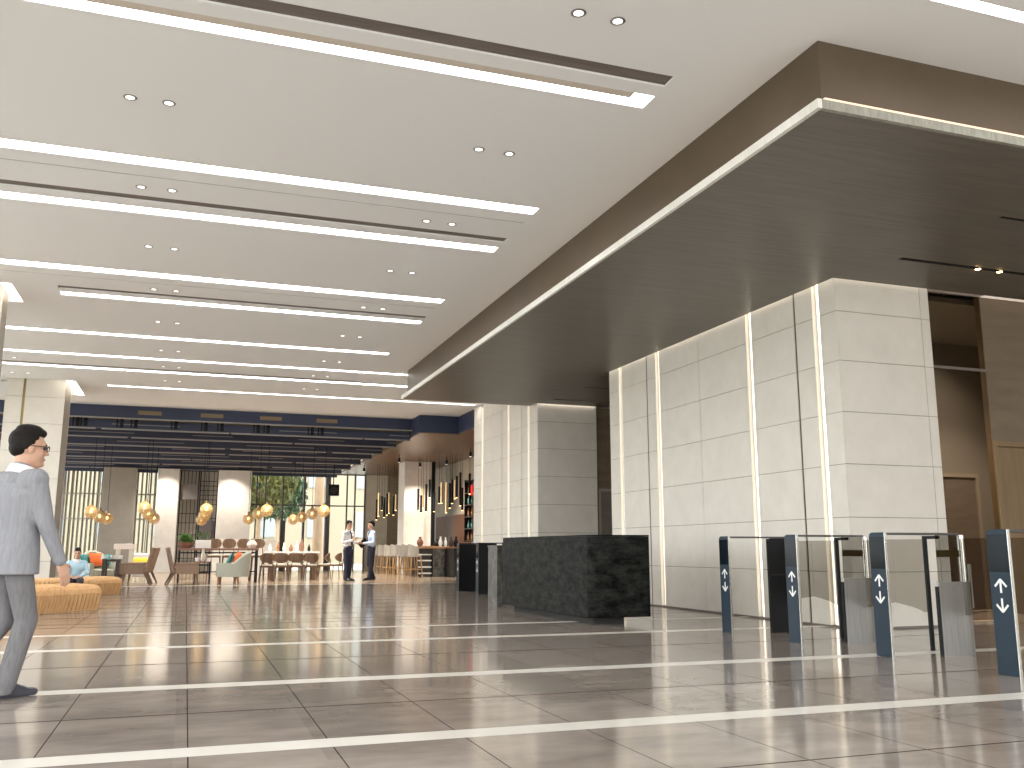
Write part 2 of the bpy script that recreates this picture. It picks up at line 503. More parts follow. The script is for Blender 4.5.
# ------------------------------------------------------------------ floor
def build_floor():
    mb = MB()
    X0, X1, Y0, Y1 = -9.0, 13.0, -3.0, 26.85
    jw = 0.0035
    xs = []
    k = -20
    while True:
        x = 0.065 + 0.675 * k
        k += 1
        if x <= X0: continue
        if x >= X1: break
        xs.append(x)
    bands = []   # (y0,y1,mat) mat 1 joint, 2 inlay
    for y, wd in ((4.87, 0.21), (7.14, 0.21), (10.02, 0.19), (11.74, 0.17)):
        bands.append((y - wd / 2, y + wd / 2, 2))
    for y in (2.5, 3.75, 5.98, 8.58, 12.85, 13.4, 14.6, 15.7, 16.9, 18.1, 19.3, 20.5, 21.7, 22.9, 24.1, 25.4):
        bands.append((y - jw - y * 0.0014, y + jw + y * 0.0014, 1))
    bands.append((26.55, 26.85, 2))
    bands.sort()
    yb, ym = [Y0], []
    for a, b, m_ in bands:
        yb += [a, b]
        ym += [0, m_]
    if yb[-1] < Y1 - 1e-4:
        yb.append(Y1); ym.append(0)
    xb, xm = [X0], []
    for x in xs:
        xb += [x - jw, x + jw]
        xm += [0, 1]
    xb.append(X1); xm.append(0)
    for i in range(len(xm)):
        for j in range(len(ym)):
            m_ = 2 if ym[j] == 2 else (1 if (xm[i] or ym[j]) else 0)
            mb.add([(xb[i], yb[j], 0), (xb[i + 1], yb[j], 0), (xb[i + 1], yb[j + 1], 0), (xb[i], yb[j + 1], 0)], [(0, 1, 2, 3)], m_)
    # slab below
    mb.add([(X0, Y0, -0.2), (X1, Y0, -0.2), (X1, Y1, -0.2), (X0, Y1, -0.2)], [(3, 2, 1, 0)], 0)
    o = mb.build('floor', [M['floor'], M['floor_joint'], M['inlay']])
    struct(o)
    mb = MB().box(-9.0, 13.0, 26.85, 46.0, -0.2, 0.0)
    struct(mb.build('floor_restaurant', M['rest_floor']))
    mb = MB().box(-120, 120, -60, 160, -0.5, -0.21)
    struct(mb.build('ground_outside', M['pave']))
build_floor()

# ------------------------------------------------------------------ main ceiling with slots
ZC = 5.05
XE = 3.82
lights = [  # x0, x1, y0, y1
    (-8.5, XE, 7.05, 7.18, 'white linear light slot in the ceiling, nearest to the wood canopy corner'),
    (-8.5, XE, 9.91, 10.13, 'white linear light slot, second from the front, beside a thin shadow gap'),
    (-8.5, XE, 11.47, 11.69, 'white linear light slot with a brown slot just before it, third from the front'),
    (-8.5, XE, 14.30, 14.54, 'white linear light slot, fourth from the front, followed by a thin gap'),
    (-2.16, XE, 15.86, 16.07, 'shorter white linear light slot ending before the left pillars, with brown slot beside it'),
    (-8.5, XE, 18.76, 18.96, 'thin white linear light slot alone between two pairs of slots, sixth from the front'),
    (-8.5, 5.6, 20.98, 21.15, 'thin white linear light slot running on behind the canopy end, seventh from the front'),
    (-8.5, 5.6, 22.52, 22.72, 'thin white linear light slot beside the farthest brown slot'),
    (-2.12, 7.6, 24.86, 25.02, 'thin white linear light slot farthest back, reaching the far stone block'),
    (5.06, 12.5, 4.80, 4.91, 'white linear light slot at top right in front of the wood canopy'),
]
darks = [
    (-8.5, XE, 6.565, 6.755, 'wide brown recessed air slot beside the nearest light slot'),
    (-8.5, XE, 11.07, 11.25, 'brown recessed air slot just before the third light slot'),
    (-2.16, XE, 15.49, 15.67, 'brown recessed air slot beside the shorter light slot'),
    (-8.5, XE, 22.26, 22.46, 'thin brown recessed air slot farthest back in the ceiling'),
]
gaps = [(-8.5, XE, 10.44, 10.465), (-8.5, XE, 14.87, 14.90)]
pillar_coves = [(-5.6, -2.82, 15.62, 16.80), (-5.6, -2.82, 24.55, 26.85)]
holes = [l[:4] for l in lights] + [d[:4] for d in darks] + gaps + pillar_coves
holes[0] = (-8.5, XE, 6.94, 7.18)
holes += [(6.6, 7.82, 27.35, 28.5), (7.82, 13.1, 26.0, 28.5)]
mb = grid_slab((-9.0, 13.0), (-3.0, 28.4), holes, ZC, ZC + 0.02)
mb.box(-9.0, 13.0, -3.0, 28.4, ZC + 0.3, ZC + 0.35)
struct(mb.build('ceiling', M['ceiling']))
for g in gaps:
    pass
mb = MB()
for g in gaps:
    mb.box(g[0], g[1], g[2] + .0005, g[3] - .0005, ZC + 0.006, ZC + 0.03)
struct(mb.build('trim_ceiling_gaps', M['slot_lining']))
def linear_light(x0, x1, y0, y1, label, lip=0.0):
    t = thing('linear_ceiling_light', label, 'ceiling light', ((x0 + x1) / 2, (y0 + y1) / 2, ZC), 0, 'linear ceiling light slots')
    hx, hy = (x1 - x0) / 2, (y1 - y0) / 2
    mb = MB()
    mb.box(-hx - .01, hx + .01, -hy - .01 - lip, -hy - lip, 0.021, 0.14)
    mb.box(-hx - .01, hx + .01, hy, hy + .01, 0.021, 0.14)
    mb.box(-hx - .01, -hx, -hy - lip, hy, 0.021, 0.14)
    mb.box(hx, hx + .01, -hy - lip, hy, 0.021, 0.14)
    mb.box(-hx - .01, hx + .01, -hy - .01 - lip, hy + .01, 0.14, 0.15)
    mb.build('housing', M['ceiling'], t)
    MB().box(-hx, hx, -hy, hy, 0.025, 0.035).build('diffuser', M['light'], t)
    if lip:
        MB().box(-hx, hx - 0.2, -hy - lip, -hy - .002, 0.004, 0.018).build('lip', M['tan'], t)
        MB().box(hx - 0.198, hx, -hy - lip, -hy - .002, 0.024, 0.034).build('diffuser', M['light'], t)
for i, l in enumerate(lights):
    linear_light(*l, lip=0.108 if i == 0 else 0.0)
for d in darks:
    x0, x1, y0, y1, lab = d
    t = thing('air_slot', lab, 'air vent', ((x0 + x1) / 2, (y0 + y1) / 2, ZC), 0, 'brown air slots in the ceiling')
    hx, hy = (x1 - x0) / 2, (y1 - y0) / 2
    mb = MB()
    mb.box(-hx, hx, -hy - .01, -hy, 0.021, 0.05)
    mb.box(-hx, hx, hy, hy + .01, 0.021, 0.05)
    mb.box(hx, hx + .01, -hy, hy, 0.021, 0.06)
    mb.box(-hx - .01, -hx, -hy, hy, 0.021, 0.06)
    mb.box(-hx, hx, -hy, hy, 0.022, 0.05)
    mb.build('lining', M['slot_lining'], t)
# downlights
def mk_down():
    t = thing('downlight', '', 'downlight')
    mb = MB()
    mb.lathe([(0.040, -0.004), (0.055, -0.006), (0.062, -0.001), (0.040, -0.001)], n=20, closed=True)
    mb.build('trim_ring', M['chrome'], t, smooth=True)
    MB().lathe([(0.041, -0.003), (0.041, -0.0012)], n=20).build('lens', M['down'], t)
    return t
down = Kind(mk_down)
rows = [(5.947, 'before the brown front air slot'), (8.55, 'between the first and second light slots'), (10.79, 'just before the second brown air slot'),
        (13.01, 'between the third and fourth light slots'), (15.23, 'just before the short light slot'), (17.48, 'between the fifth and sixth light slots'),
        (20.05, 'before the seventh light slot'), (21.88, 'between the two far light slots'), (23.75, 'before the farthest light slot')]
for x0, side in ((-0.73, 'in the left run'), (2.63, 'near the canopy'), (-4.09, 'by the left pillars')):
    for y, wh in rows:
        if x0 < -4 and y < 21:
            continue
        for k, lr in ((0, 'left'), (1, 'right')):
            down((x0 + 0.335 * k, y, ZC), 0, f'{lr} downlight of the pair {wh}, {side}', 'paired ceiling downlights')

# ------------------------------------------------------------------ wood canopy and its bulkhead
ZS = 4.40
slits = [(7.90, 12.6, 8.395, 8.475, 'dark light track in the canopy holding two small lit spots'), (7.89, 12.6, 6.94, 6.99, 'dark light track in the canopy nearest its front edge'),
         (7.90, 11.0, 17.80, 17.86, 'dark light track in the canopy above the gap between the stone blocks'), (7.86, 11.0, 19.49, 19.55, 'dark light track in the canopy close to the far stone block')]
ch = [(7.66, 13.2, 9.365, 16.45), (7.68, 13.2, 20.22, 20.9)]
mb = grid_slab((4.56, 12.95), (5.61, 20.66), [s[:4] for s in slits] + ch, ZS, ZS + 0.075)
struct(mb.build('ceiling_canopy', M['soffit']))
mb = MB()
mb.box(4.52, 4.56, 5.57, 20.70, ZS, ZS + 0.08)
mb.box(4.56, 7.68, 20.66, 20.70, ZS, ZS + 0.08)
struct(mb.build('trim_canopy_edge', M['edge_white']))
struct(MB().box(4.56, 12.95, 5.57, 5.61, ZS, ZS + 0.08).build('trim_canopy_front', M['edge_stone']))
mb = MB()
mb.box(4.63, 4.68, 5.66, 20.58, ZS + 0.076, ZC - 0.001)
mb.box(4.6805, 12.95, 5.66, 5.71, ZS + 0.076, ZC - 0.001)
mb.box(4.68, 7.68, 20.53, 20.58, ZS + 0.076, ZC - 0.001)
struct(mb.build('ceiling_bulkhead', M['bulkhead']))
tag(MB().box(4.572, 4.61, 5.70, 20.55, ZS + 0.081, ZS + 0.09).build('cove_light', M['cove_warm']), 'warm light strip on the ledge along the long left edge of the canopy', 'light strip', 'canopy cove lights')
tag(MB().box(4.64, 12.9, 5.63, 5.655, ZS + 0.081, ZS + 0.135).build('cove_light', mat('peach_led', (0.9, 0.7, 0.5), 0.5, emit=((1.0, 0.66, 0.44), 0.55))), 'peach light strip on the ledge along the canopy front edge', 'light strip', 'canopy cove lights')
for s in slits:
    x0, x1, y0, y1, lab = s
    t = thing('light_track', lab, 'light track', ((x0 + x1) / 2, (y0 + y1) / 2, ZS), 0, 'dark tracks in the canopy')
    hx, hy = (x1 - x0) / 2, (y1 - y0) / 2
    mb = MB()
    mb.box(-hx, hx, -hy, hy, 0.05, 0.06)
    mb.box(-hx, hx, -hy, -hy + .004, 0.0, 0.05)
    mb.box(-hx, hx, hy - .004, hy, 0.0, 0.05)
    mb.build('channel', M['dark_void'], t)
def mk_spot():
    t = thing('spotlight', '', 'spotlight')
    MB().lathe([(0.038, 0.045), (0.038, -0.006), (0.033, -0.010), (0.033, 0.045)], n=16, closed=True).build('body', M['black'], t, smooth=True)
    MB().lathe([(0.0325, -0.013), (0.0325, 0.012)], n=16).build('lens', M['track_bulb'], t)
    return t
spot = Kind(mk_spot)
spot((9.10, 8.435, ZS), 0, 'left one of the two small warm spots in the canopy track', 'warm spots in the canopy track')
spot((9.45, 8.435, ZS), 0, 'right one of the two small warm spots in the canopy track', 'warm spots in the canopy track')
# cove light in the gap where canopy meets the stone
def cove(x0, x1, y0, y1, lab, m='cove'):
    tag(MB().box(x0, x1, y0, y1, ZS + 0.05, ZS + 0.06).build('cove_light', M[m]), lab, 'light strip', 'cove lights above the stone')
cove(7.665, 7.697, 9.41, 16.40, 'light strip in the canopy gap along the long face of the near stone block')
cove(7.665, 9.22, 9.37, 9.397, 'light strip in the canopy gap above the short face of the near stone block')
cove(10.33, 12.9, 9.37, 9.595, 'light strip in the canopy gap above the brown wall', 'cove_dim')
cove(9.235, 10.32, 9.37, 9.60, 'faint light strip in the canopy gap above the tinted glass', 'cove_faint')
cove(7.70, 9.25, 20.225, 20.285, 'light strip in the canopy gap above the far stone block', 'cove_far')

# ------------------------------------------------------------------ stone blocks
ZJ = [0.02, 0.68, 1.35, 2.01, 2.67, 3.33, 3.98, 4.60]
PLAIN = (9.40, 10.24, 10.275, 12.80, 14.59, 14.625, 16.15, 20.28, 21.38, 21.41, 22.92, 22.95, 25.45)
def k_a(v):
    return any(abs(v - p) < 1e-4 for p in PLAIN)
def panels(mb, axis, plane, thick, segs, zj, g=0.004):
    """axis 'x': face looks to -X at x=plane, segs along Y; axis 'y': face looks to -Y"""
    for a, b in segs:
        for z0, z1 in zip(zj[:-1], zj[1:]):
            if axis == 'x':
                mb.box(plane, plane + .012, a + (g if k_a(a) else 0), b - (g if k_a(b) else 0), z0 + g, z1 - g, 0)
            else:
                mb.box(a + g, b - g, plane, plane + .012, z0 + g, z1 - g, 0)
        if axis == 'x':
            mb.box(plane + .0121, plane + thick + .001, a + (.0125 if a in (9.40, 20.28) else 0), b, zj[0], zj[-1], 1)
            for q, r_ in ((a, 1), (b, -1)):      # stone returns into the light slots
                if not k_a(q):
                    mb.box(plane + .0005, plane + thick, min(q, q + r_ * .004) - (.0004 if r_ > 0 else 0), max(q, q + r_ * .004) + (0 if r_ > 0 else .0004), zj[0], zj[-1], 0)
        else:
            mb.box(a, b, plane + .0125, plane + thick + .001, zj[0], zj[-1], 1)
def wall_led(x, y, z0, z1, lab):
    t = thing('wall_light_strip', lab, 'wall light', (x, y, 0), 0, 'vertical light strips in the stone')
    MB().box(-0.052, 0.0, 0.040, 0.045, z0, z1).build('cover', M['stone'], t) if False else None
    MB().box(-0.012, -0.004, -0.066, 0.030, z0, z1).build('diffuser', M['wall_led'], t)
    MB().box(-0.004, 0.0, -0.068, 0.068, z0, z1).build('back_plate', M['white'], t)
TH = 0.06
# near block: x 7.70-9.22, y 9.40-16.15
mb = MB()
mb.box(7.70 + TH, 9.20, 9.40 + TH, 16.15, 0, 4.62, 1)
yl = [9.80, 11.36, 14.20, 15.68]
cuts = [9.40]
segs = []
a = 9.40
for y in (9.80, None, 11.36, None, 14.20, None, 15.68):
    pass
bounds = [(9.40, 9.73), (9.87, 10.24), (10.275, 11.29), (11.43, 12.80), (12.80, 14.13), (14.27, 14.59), (14.625, 15.61), (15.75, 16.15)]
panels(mb, 'x', 7.70, TH, bounds, ZJ)
panels(mb, 'y', 9.40, TH, [(7.70 + 0.0085, 9.07), (9.07, 9.22)], ZJ)
mb.box(9.20, 9.22, 9.40 + TH, 16.15, 0, 4.62, 0)
mb.box(7.70, 9.22, 16.15, 16.17, 0, 4.62, 0)
mb.box(7.72, 7.76, 10.248, 10.267, 0.02, 4.60, 2)
mb.box(7.72, 7.76, 14.598, 14.617, 0.02, 4.60, 2)
mb.box(7.72, 9.22, 9.42, 16.15, 0.0, 0.024, 1)
struct(mb.build('wall_right', [M['stone'], M['joint'], M['brass']]))
for y, lab in zip(yl, ('vertical light strip in the near stone block, closest to its front corner', 'vertical light strip in the near stone block, second from its front corner, behind the first gate',
                       'vertical light strip in the near stone block, right behind the black desk corner', 'vertical light strip at the far end of the near stone block')):
    wall_led(7.76, y, 0.03, 4.45, lab)
# far block: x 7.75-9.29, y 20.28-25.45
mb = MB()
mb.box(7.75 + TH, 9.27, 20.28 + TH, 25.45, 0, 5.2, 1)
b2 = [(20.28, 20.83), (20.97, 21.38), (21.41, 22.33), (22.47, 22.92), (22.95, 24.59), (24.73, 25.45)]
zj2 = ZJ[:-1] + [4.60, 5.04]
panels(mb, 'x', 7.75, TH, b2, zj2)
panels(mb, 'y', 20.28, TH, [(7.75 + 0.0085, 9.29)], ZJ)
mb.box(7.77, 7.80, 21.387, 21.403, 0.02, 5.0, 2)
mb.box(7.77, 7.80, 22.927, 22.943, 0.02, 5.0, 2)
mb.box(7.75, 9.29, 25.45, 25.47, 0, 5.04, 0)
mb.box(9.27, 9.29, 20.34, 25.45, 0, 5.04, 0)
struct(mb.build('wall_back', [M['stone'], M['joint'], M['brass']]))
for y, lab in zip((20.90, 22.40, 24.66), ('vertical light strip in the far stone block, closest to its front corner', 'vertical light strip in the middle of the far stone block', 'vertical light strip near the restaurant end of the far stone block')):
    wall_led(7.81, y, 0.03, 4.95, lab)
# dark lift lobby between the blocks
mb = MB()
mb.box(10.2, 10.3, 16.17, 20.34, 0, 4.39, 0)
mb.box(9.22, 10.2, 20.36, 20.40, 0, 4.39, 0)
struct(mb.build('wall_lobby', M['brown_wall']))
t = thing('door', 'dark bronze lift door in the shaded gap between the stone blocks', 'door', (9.75, 20.33, 0))
t['kind'] = 'structure'
MB().box(-0.36, 0.40, 0, 0.02, 0, 2.35).build('door_leaf', M['slot_lining'], t)
mb = MB().box(-0.42, -0.36, -0.02, 0.02, 0, 2.41).box(0.36, 0.42, -0.03, -0.001, 0, 2.41).box(-0.36, 0.36, -0.03, -0.001, 2.35, 2.41)
mb.build('door_frame', M['taupe'], t)

# right: brown wall, door, tinted glass and the corridor behind it
YB = 9.60
XB = 10.33
struct(MB().box(XB, 12.95, YB, YB + 0.1, 2.42, 4.62).box(11.45, 12.95, YB, YB + .1, 0, 2.42).build('wall_brown', M['brown_wall']))
t = thing('door_1', 'oak door in a bronze frame in the brown wall at the right', 'door', (XB, YB, 0))
t['kind'] = 'structure'
MB().box(0.07, 1.05, 0.05, 0.09, 0.0, 2.35).build('door_leaf', M['door_wood'], t)
MB().box(0.0, 0.07, -0.015, 0.1, 0, 2.42).box(1.05, 1.12, -0.015, 0.1, 0, 2.42).box(0.07, 1.05, -0.015, 0.1, 2.35, 2.42).build('door_frame', M['frame_wood'], t, bevel=0.004)
struct(MB().box(9.225, XB - .003, YB + .01, YB + .022, 0.02, 4.44).build('window_1', M['tinted']))
mb = MB()
mb.box(9.225, 13.0, 12.0, 12.1, 0, 4.62)
mb.box(9.225, 13.0, YB + .3, 12.0, 4.42, 4.5)
struct(mb.build('wall_corridor', mat('corridor_wall', (0.23, 0.215, 0.195), 0.6)))
struct(MB().box(9.225, XB, YB + .005, YB + .028, 3.38, 3.42).build('trim_1', M['slot_lining']))
t = thing('door_2', 'dark door with a pale frame seen behind the tinted glass', 'door', (11.65, 11.96, 0))
t['kind'] = 'structure'
MB().box(-0.05, 0.75, 0, 0.03, 0, 2.14).build('door_leaf', M['slot_lining'], t)
MB().box(-0.11, -0.05, -0.03, 0.03, 0, 2.2).box(0.75, 0.81, -0.03, 0.03, 0, 2.2).box(-0.05, 0.75, -0.03, 0.03, 2.14, 2.2).build('door_frame', M['taupe'], t)
struct(MB().box(12.95, 13.0, -3.0, 44.6, 0, 5.4).build('wall_far_right', M['beige_wall']))

# ------------------------------------------------------------------ left pillars
def pillar(name, x0, x1, y0, y1, seam=None):
    mb = MB()
    mb.box(x0 + .04, x1 - .04, y0 + .04, y1 - .04, 0, ZC + .3, 1)
    zs = [0.02, 0.68, 1.35, 2.01, 2.67, 3.34, 4.02, 4.68, ZC + .3]
    xsg = [(x0, x1)] if seam is None else [(x0, seam - .03), (seam + .03, x1)]
    for z0, z1 in zip(zs[:-1], zs[1:]):
        for a, b in xsg:
            mb.box(a, b, y0, y0 + .04, z0 + .004, z1 - .004, 0)
            mb.box(a, b, y1 - .04, y1, z0 + .004, z1 - .004, 0)
        mb.box(x1 - .04, x1, y0 + .04, y1 - .04, z0 + .004, z1 - .004, 3)  # shade of the side faces put into the darker taupe
        mb.box(x0, x0 + .04, y0 + .04, y1 - .04, z0 + .004, z1 - .004, 3)
    if seam is not None:
        mb.box(seam - .025, seam + .025, y0 + .02, y0 + .05, 0.02, ZC + .2, 2)
    return struct(mb.build(name, [M['stone'], M['joint'], M['brass'], M['taupe']]))
pillar('pillar_near', -4.6, -3.03, 16.2, 16.7)
pillar('pillar_far', -4.40, -3.08, 25.0, 26.2, seam=-3.995)
for i, c in enumerate(pillar_coves):
    t = thing('pillar_cove', ('recessed ceiling tray around the nearer left pillar', 'recessed ceiling tray around the farther left pillar')[i], 'ceiling tray', (0, 0, ZC))
    mb = MB()
    x0, x1, y0, y1 = c
    mb.box(x0, x1, y0 - .01, y0, .021, .28); mb.box(x0, x1, y1, y1 + .01, .021, .28)
    mb.box(x1, x1 + .01, y0, y1, .021, .28); mb.box(x0 - .01, x0, y0, y1, .021, .28)
    mb.build('tray_side', M['ceiling'], t)
    mb = MB().box(x1 - (.19 if i == 0 else .24), x1 - .012, y0 + .012, y1 - .012, .05, .06)
    mb.build('light_strip', M['cove'], t)

# ------------------------------------------------------------------ restaurant shell
mb = MB()
mb.box(-9.0, 6.6, 28.38, 28.44, 4.70, 5.40)
mb.box(6.56, 6.62, 27.38, 28.44, 4.52, 5.40)
mb.box(6.56, 7.82, 27.34, 27.40, 4.52, 5.40)
mb.box(7.80, 7.86, 25.48, 27.40, 4.52, 5.40)
struct(mb.build('trim_blue_fascia', M['navy']))
struct(MB().box(-9.0, 6.6, 28.32, 28.38, 4.66, 4.70).build('trim_fascia_lip', M['baffle_edge']))
struct(MB().box(-9.0, 13.0, 28.44, 46.0, 5.40, 5.5).build('ceiling_restaurant', M['duct']))
mb = MB().box(6.62, 10.45, 27.40, 44.4, 4.50, 4.56)
mb.box(7.86, 13, 25.5, 27.40, 4.50, 4.56)
struct(mb.build('ceiling_bar', M['walnut']))
# fascia oval vents
for k, px in enumerate((150, 212, 271, 327)):
    nm = ('leftmost', 'second from left', 'third from left', 'rightmost')[k]
    MBo = MB()
    MBo.box(-.32, .32, -.012, 0, -.06, .06)
    o = MBo.build('fascia_grille', M['duct'], bevel=0.05, loc=(fx(px, 28.38, 4.86), 28.38, 4.87))
    tag(o, f'small brown oval grille on the navy fascia, {nm} of four', 'vent', 'oval grilles on the navy fascia')
# ducts between fascia and baffles: hangers
mb = MB().box(-8.5, 6.3, 29.0, 29.35, 4.62, 4.9)
tag(mb.build('air_duct', M['duct'], bevel=0.03), 'long brown air duct just behind the navy fascia', 'duct')
def mk_hanger():
    o = MB().box(-.05, .05, -.05, .05, 4.45, 5.4).box(-.14, -.10, -.05, .05, 4.45, 5.4).build('baffle_hanger', M['black'])
    return tag(o, '', 'hanger')
hg = Kind(mk_hanger)
for k, px in enumerate((78, 86, 122, 136, 176, 206, 222, 258, 268, 312, 322)):
    hg((fx(px, 28.75, 4.6), 28.75, 0), 0, f'black ceiling hanger behind the navy fascia, number {k + 1} of eleven from the left', 'black hangers behind the navy fascia')
# baffles
rowsY = [28.75, 30.85, 33.3, 35.3, 37.7, 40.2, 42.7]
wname = 'first second third fourth fifth sixth seventh'.split()
for k, y in enumerate(rowsY):
    t = thing('ceiling_baffle', f'long navy ceiling baffle over the dining area, {wname[k]} from the lobby side', 'ceiling baffle', (0, y, 0), 0, 'navy baffles over the dining area')
    xr = 6.59
    MB().box(-8.5, xr, -0.03, 0.03, 4.432, 4.66 if k == 0 else 4.76).build('board', M['navy_dark'], t)
    mb = MB()
    for z0, z1, dy, a, b in ((4.395, 4.431, .045, 2.4, 5.5), (4.54, 4.56, .036, .6, 2.6)):
        x = -8.5 + random.uniform(0, .5)
        while x < xr - .3:
            L = random.uniform(a, b)
            mb.box(x, min(x + L, xr), -dy, dy if z0 < 4.5 else -.0301, z0, z1)
            x += L + (random.uniform(0.05, 0.25) if z0 < 4.5 else random.uniform(.8, 3))
    mb.build('edge_strip', M['baffle_edge'], t)
struct(MB().box(-9, 6.5, 43.4, 43.5, 4.3, 5.4).build('trim_baffle_end', M['navy_dark']))
# back wall: columns
def column(name, pxa, pxb, Y, m, top=4.39, dep=0.8):
    xa, xb = fx(pxa, Y, 2), fx(pxb, Y, 2)
    return struct(MB().box(xa, xb, Y, Y + dep, 0, top).build(name, m, bevel=0.02))
column('column_taupe', 99.5, 133, 42.0, M['taupe'])
column('column_pale', 154.5, 176.5, 42.0, M['concrete'])
column('column_pale', 216, 249.5, 42.0, M['concrete'])
x0, x1 = fx(365, 44.0, 2), fx(387, 44.0, 2)
struct(MB().box(x0, x1, 44.0, 44.3, 0, 4.5).build('wall_bar_end', M['beige_wall']))
struct(MB().box(x1, 10.45, 44.05, 44.3, 0, 4.5).build('wall_bar_back', M['brown_wall']))
mb = MB().box(fx(403.5, 36.5, 2), fx(431, 36.5, 2), 36.5, 37.6, 0, 4.5)
struct(mb.build('column_bar', M['concrete'], bevel=0.02))
struct(MB().box(fx(431.5, 36.48, 2), fx(434.5, 36.48, 2), 36.45, 37.5, 0, 4.5).build('trim_column', M['black']))
struct(MB().box(10.32, 10.45, 27.4, 44.05, 0, 4.5).build('wall_bar', M['beige_wall']))
# the outside wall of the restaurant: glazing
def glazing(name, pxs, Y, z1, m, wd, lab=None, transoms=(), skip=0.0):
    xs = [fx(p, Y, 2.0) for p in pxs]
    t = bpy.data.objects.new(name, None)
    COL.objects.link(t)
    struct(t, lab)
    mb = MB()
    for x in xs:
        mb.box(x - wd / 2, x + wd / 2, Y - .05, Y + .07, 0, z1)
    for z in transoms:
        mb.box(xs[0], xs[-1], Y - .03, Y + .05, z - .03, z + .03)
    mb.box(xs[0], xs[-1], Y - .04, Y + .06, z1 - .05, z1)
    mb.build('window_frame', m, t)
    MB().box(xs[0], xs[-1], Y - .004, Y + .004, 0, z1 - .05).build('window_pane', M['glass'], t)
    return t
Z1 = 4.34
glazing('window_2', [62, 70, 78, 87, 97, 104, 112, 122, 133, 139, 146, 153, 160], 44.5, 4.6, M['taupe'], 0.035, 'tall glazing behind the left dining area', (2.3, 3.4))
t = thing('facade_fin_screen', 'tall pale vertical fins outside the left dining windows', 'facade screen', (0, 0, 0))
for k in range(22):
    px = 60 + k * 4.4
    MB().box(-.035, .035, -.12, .12, 0, 6.5).build('fin', M['fin'], t, loc=(fx(px, 46.3, 2.0), 46.3, -.2))
glazing('window_3', [246, 255, 264, 281.5, 303, 326, 346, 354, 364], 44.0, 4.5, M['mullion'], 0.06, 'tall glazing facing the trees behind the long dining table', (3.0,))
struct(MB().box(fx(302, 44, 2), fx(304, 44, 2), 43.85, 44.15, 0, 4.6).box(fx(324.5, 44, 2), fx(329, 44, 2), 43.85, 44.15, 0, 4.6).box(fx(280, 44, 2), fx(285, 44, 2), 43.85, 44.15, 0, 2.3)
       .build('trim_window_posts', M['mullion']))
struct(MB().box(-9.0, fx(61, 44.5, 2), 44.5, 44.7, 0, 5.4).build('wall_left_back', M['taupe']))
# left side glazing of the lobby, just beyond the picture
t = bpy.data.objects.new('window_4', None)
COL.objects.link(t)
struct(t, 'tall lobby glazing along the left side')
mb = MB()
for k in range(17):
    y = -3.0 + k * 1.97
    mb.box(-9.05, -8.95, y - .04, y + .04, 0.0, ZC)
for z in (0.04, 2.6, ZC - .05):
    mb.box(-9.03, -8.97, -3.0, 28.5, z - .03, z + .03)
mb.build('window_frame', M['mullion'], t)
MB().box(-9.003, -8.997, -3.0, 28.5, 0.05, ZC - .06).build('window_pane', M['glass'], t)
# ------------------------------------------------------------------ outside
def tree(name, label, loc, h, crown, trunk_r, n, seed, mleaf=None, lean=0.0):
    rnd = random.Random(seed)
    t = thing(name, label, 'tree', loc, 0, 'trees outside the windows')
    mb = MB()
    mb.cyl((0, 0, 0), (lean, 0, h * .65), trunk_r, trunk_r * .7, 10)
    for k in range(6):
        a = rnd.uniform(0, 2 * PI)
        mb.cyl((lean * .8, 0, h * .5), (lean + math.cos(a) * crown[0] * .6, math.sin(a) * crown[1] * .6, h * .65 + rnd.uniform(0, crown[2])), trunk_r * .4, .03, 6)
    mb.build('trunk', M['bark'], t, smooth=True)
    mb = MB()
    for k in range(n):
        a, u = rnd.uniform(0, 2 * PI), rnd.uniform(-1, 1)
        rr = rnd.uniform(.45, 1) ** .5
        s = math.sqrt(1 - u * u)
        c = Vector((lean + crown[0] * rr * s * math.cos(a), crown[1] * rr * s * math.sin(a), h * .72 + crown[2] * rr * u))
        e = Euler((rnd.uniform(0, 6), rnd.uniform(0, 6), rnd.uniform(0, 6))).to_matrix()
        L, W = rnd.uniform(.3, .6), rnd.uniform(.14, .25)
        vs = [c + e @ Vector(p) for p in ((-L / 2, 0, 0), (0, -W / 2, .03), (L / 2, 0, 0), (0, W / 2, .03))]
        mb.add(vs, [(0, 1, 2, 3)])
    f = mb.build('foliage', mleaf or M['tree_leaf'], t)
    f['kind'] = 'stuff'
def at(px, Y, z=2.0):
    return (fx(px, Y, z), Y, -.2)
tree('broadleaf_tree', 'green tree outside the window, left of the long dining table', at(258, 52), 6.8, (2.0, 2.0, 1.7), .16, 1900, 1)
tree('broadleaf_tree', 'darker green tree outside, hanging behind the middle window panes', at(277, 60), 6.5, (1.8, 1.5, 1.7), .14, 1300, 2, mat('tree_leaf_dark', (0.02, 0.05, 0.02), 0.6, noise=((1, 1, 1), (0.07, 0.11, 0.04), 3)))
tree('broadleaf_tree', 'pale trunked tree outside behind the right window pane', at(318, 50), 11.0, (2.6, 1.6, 1.6), .30, 900, 3)
tree('broadleaf_tree', 'yellow green tree far outside behind the left window edge', at(246, 66), 7.5, (3.0, 2.0, 2.4), .18, 1500, 4)
t = thing('office_building', 'cream building with dark windows across the street behind the trees', 'building', (fx(310, 80, 2), 80, -.2))
MB().box(-26, 20, 0, 6, 0, 24).build('wall', M['facade'], t)
for i in range(11):
    for j in range(4):
        MB().box(-.9, .9, -.12, -.01, 0, 2.2).build('window', M['facade_win'], t, loc=(-24 + i * 4.1, 0, 2.2 + j * 4.2))

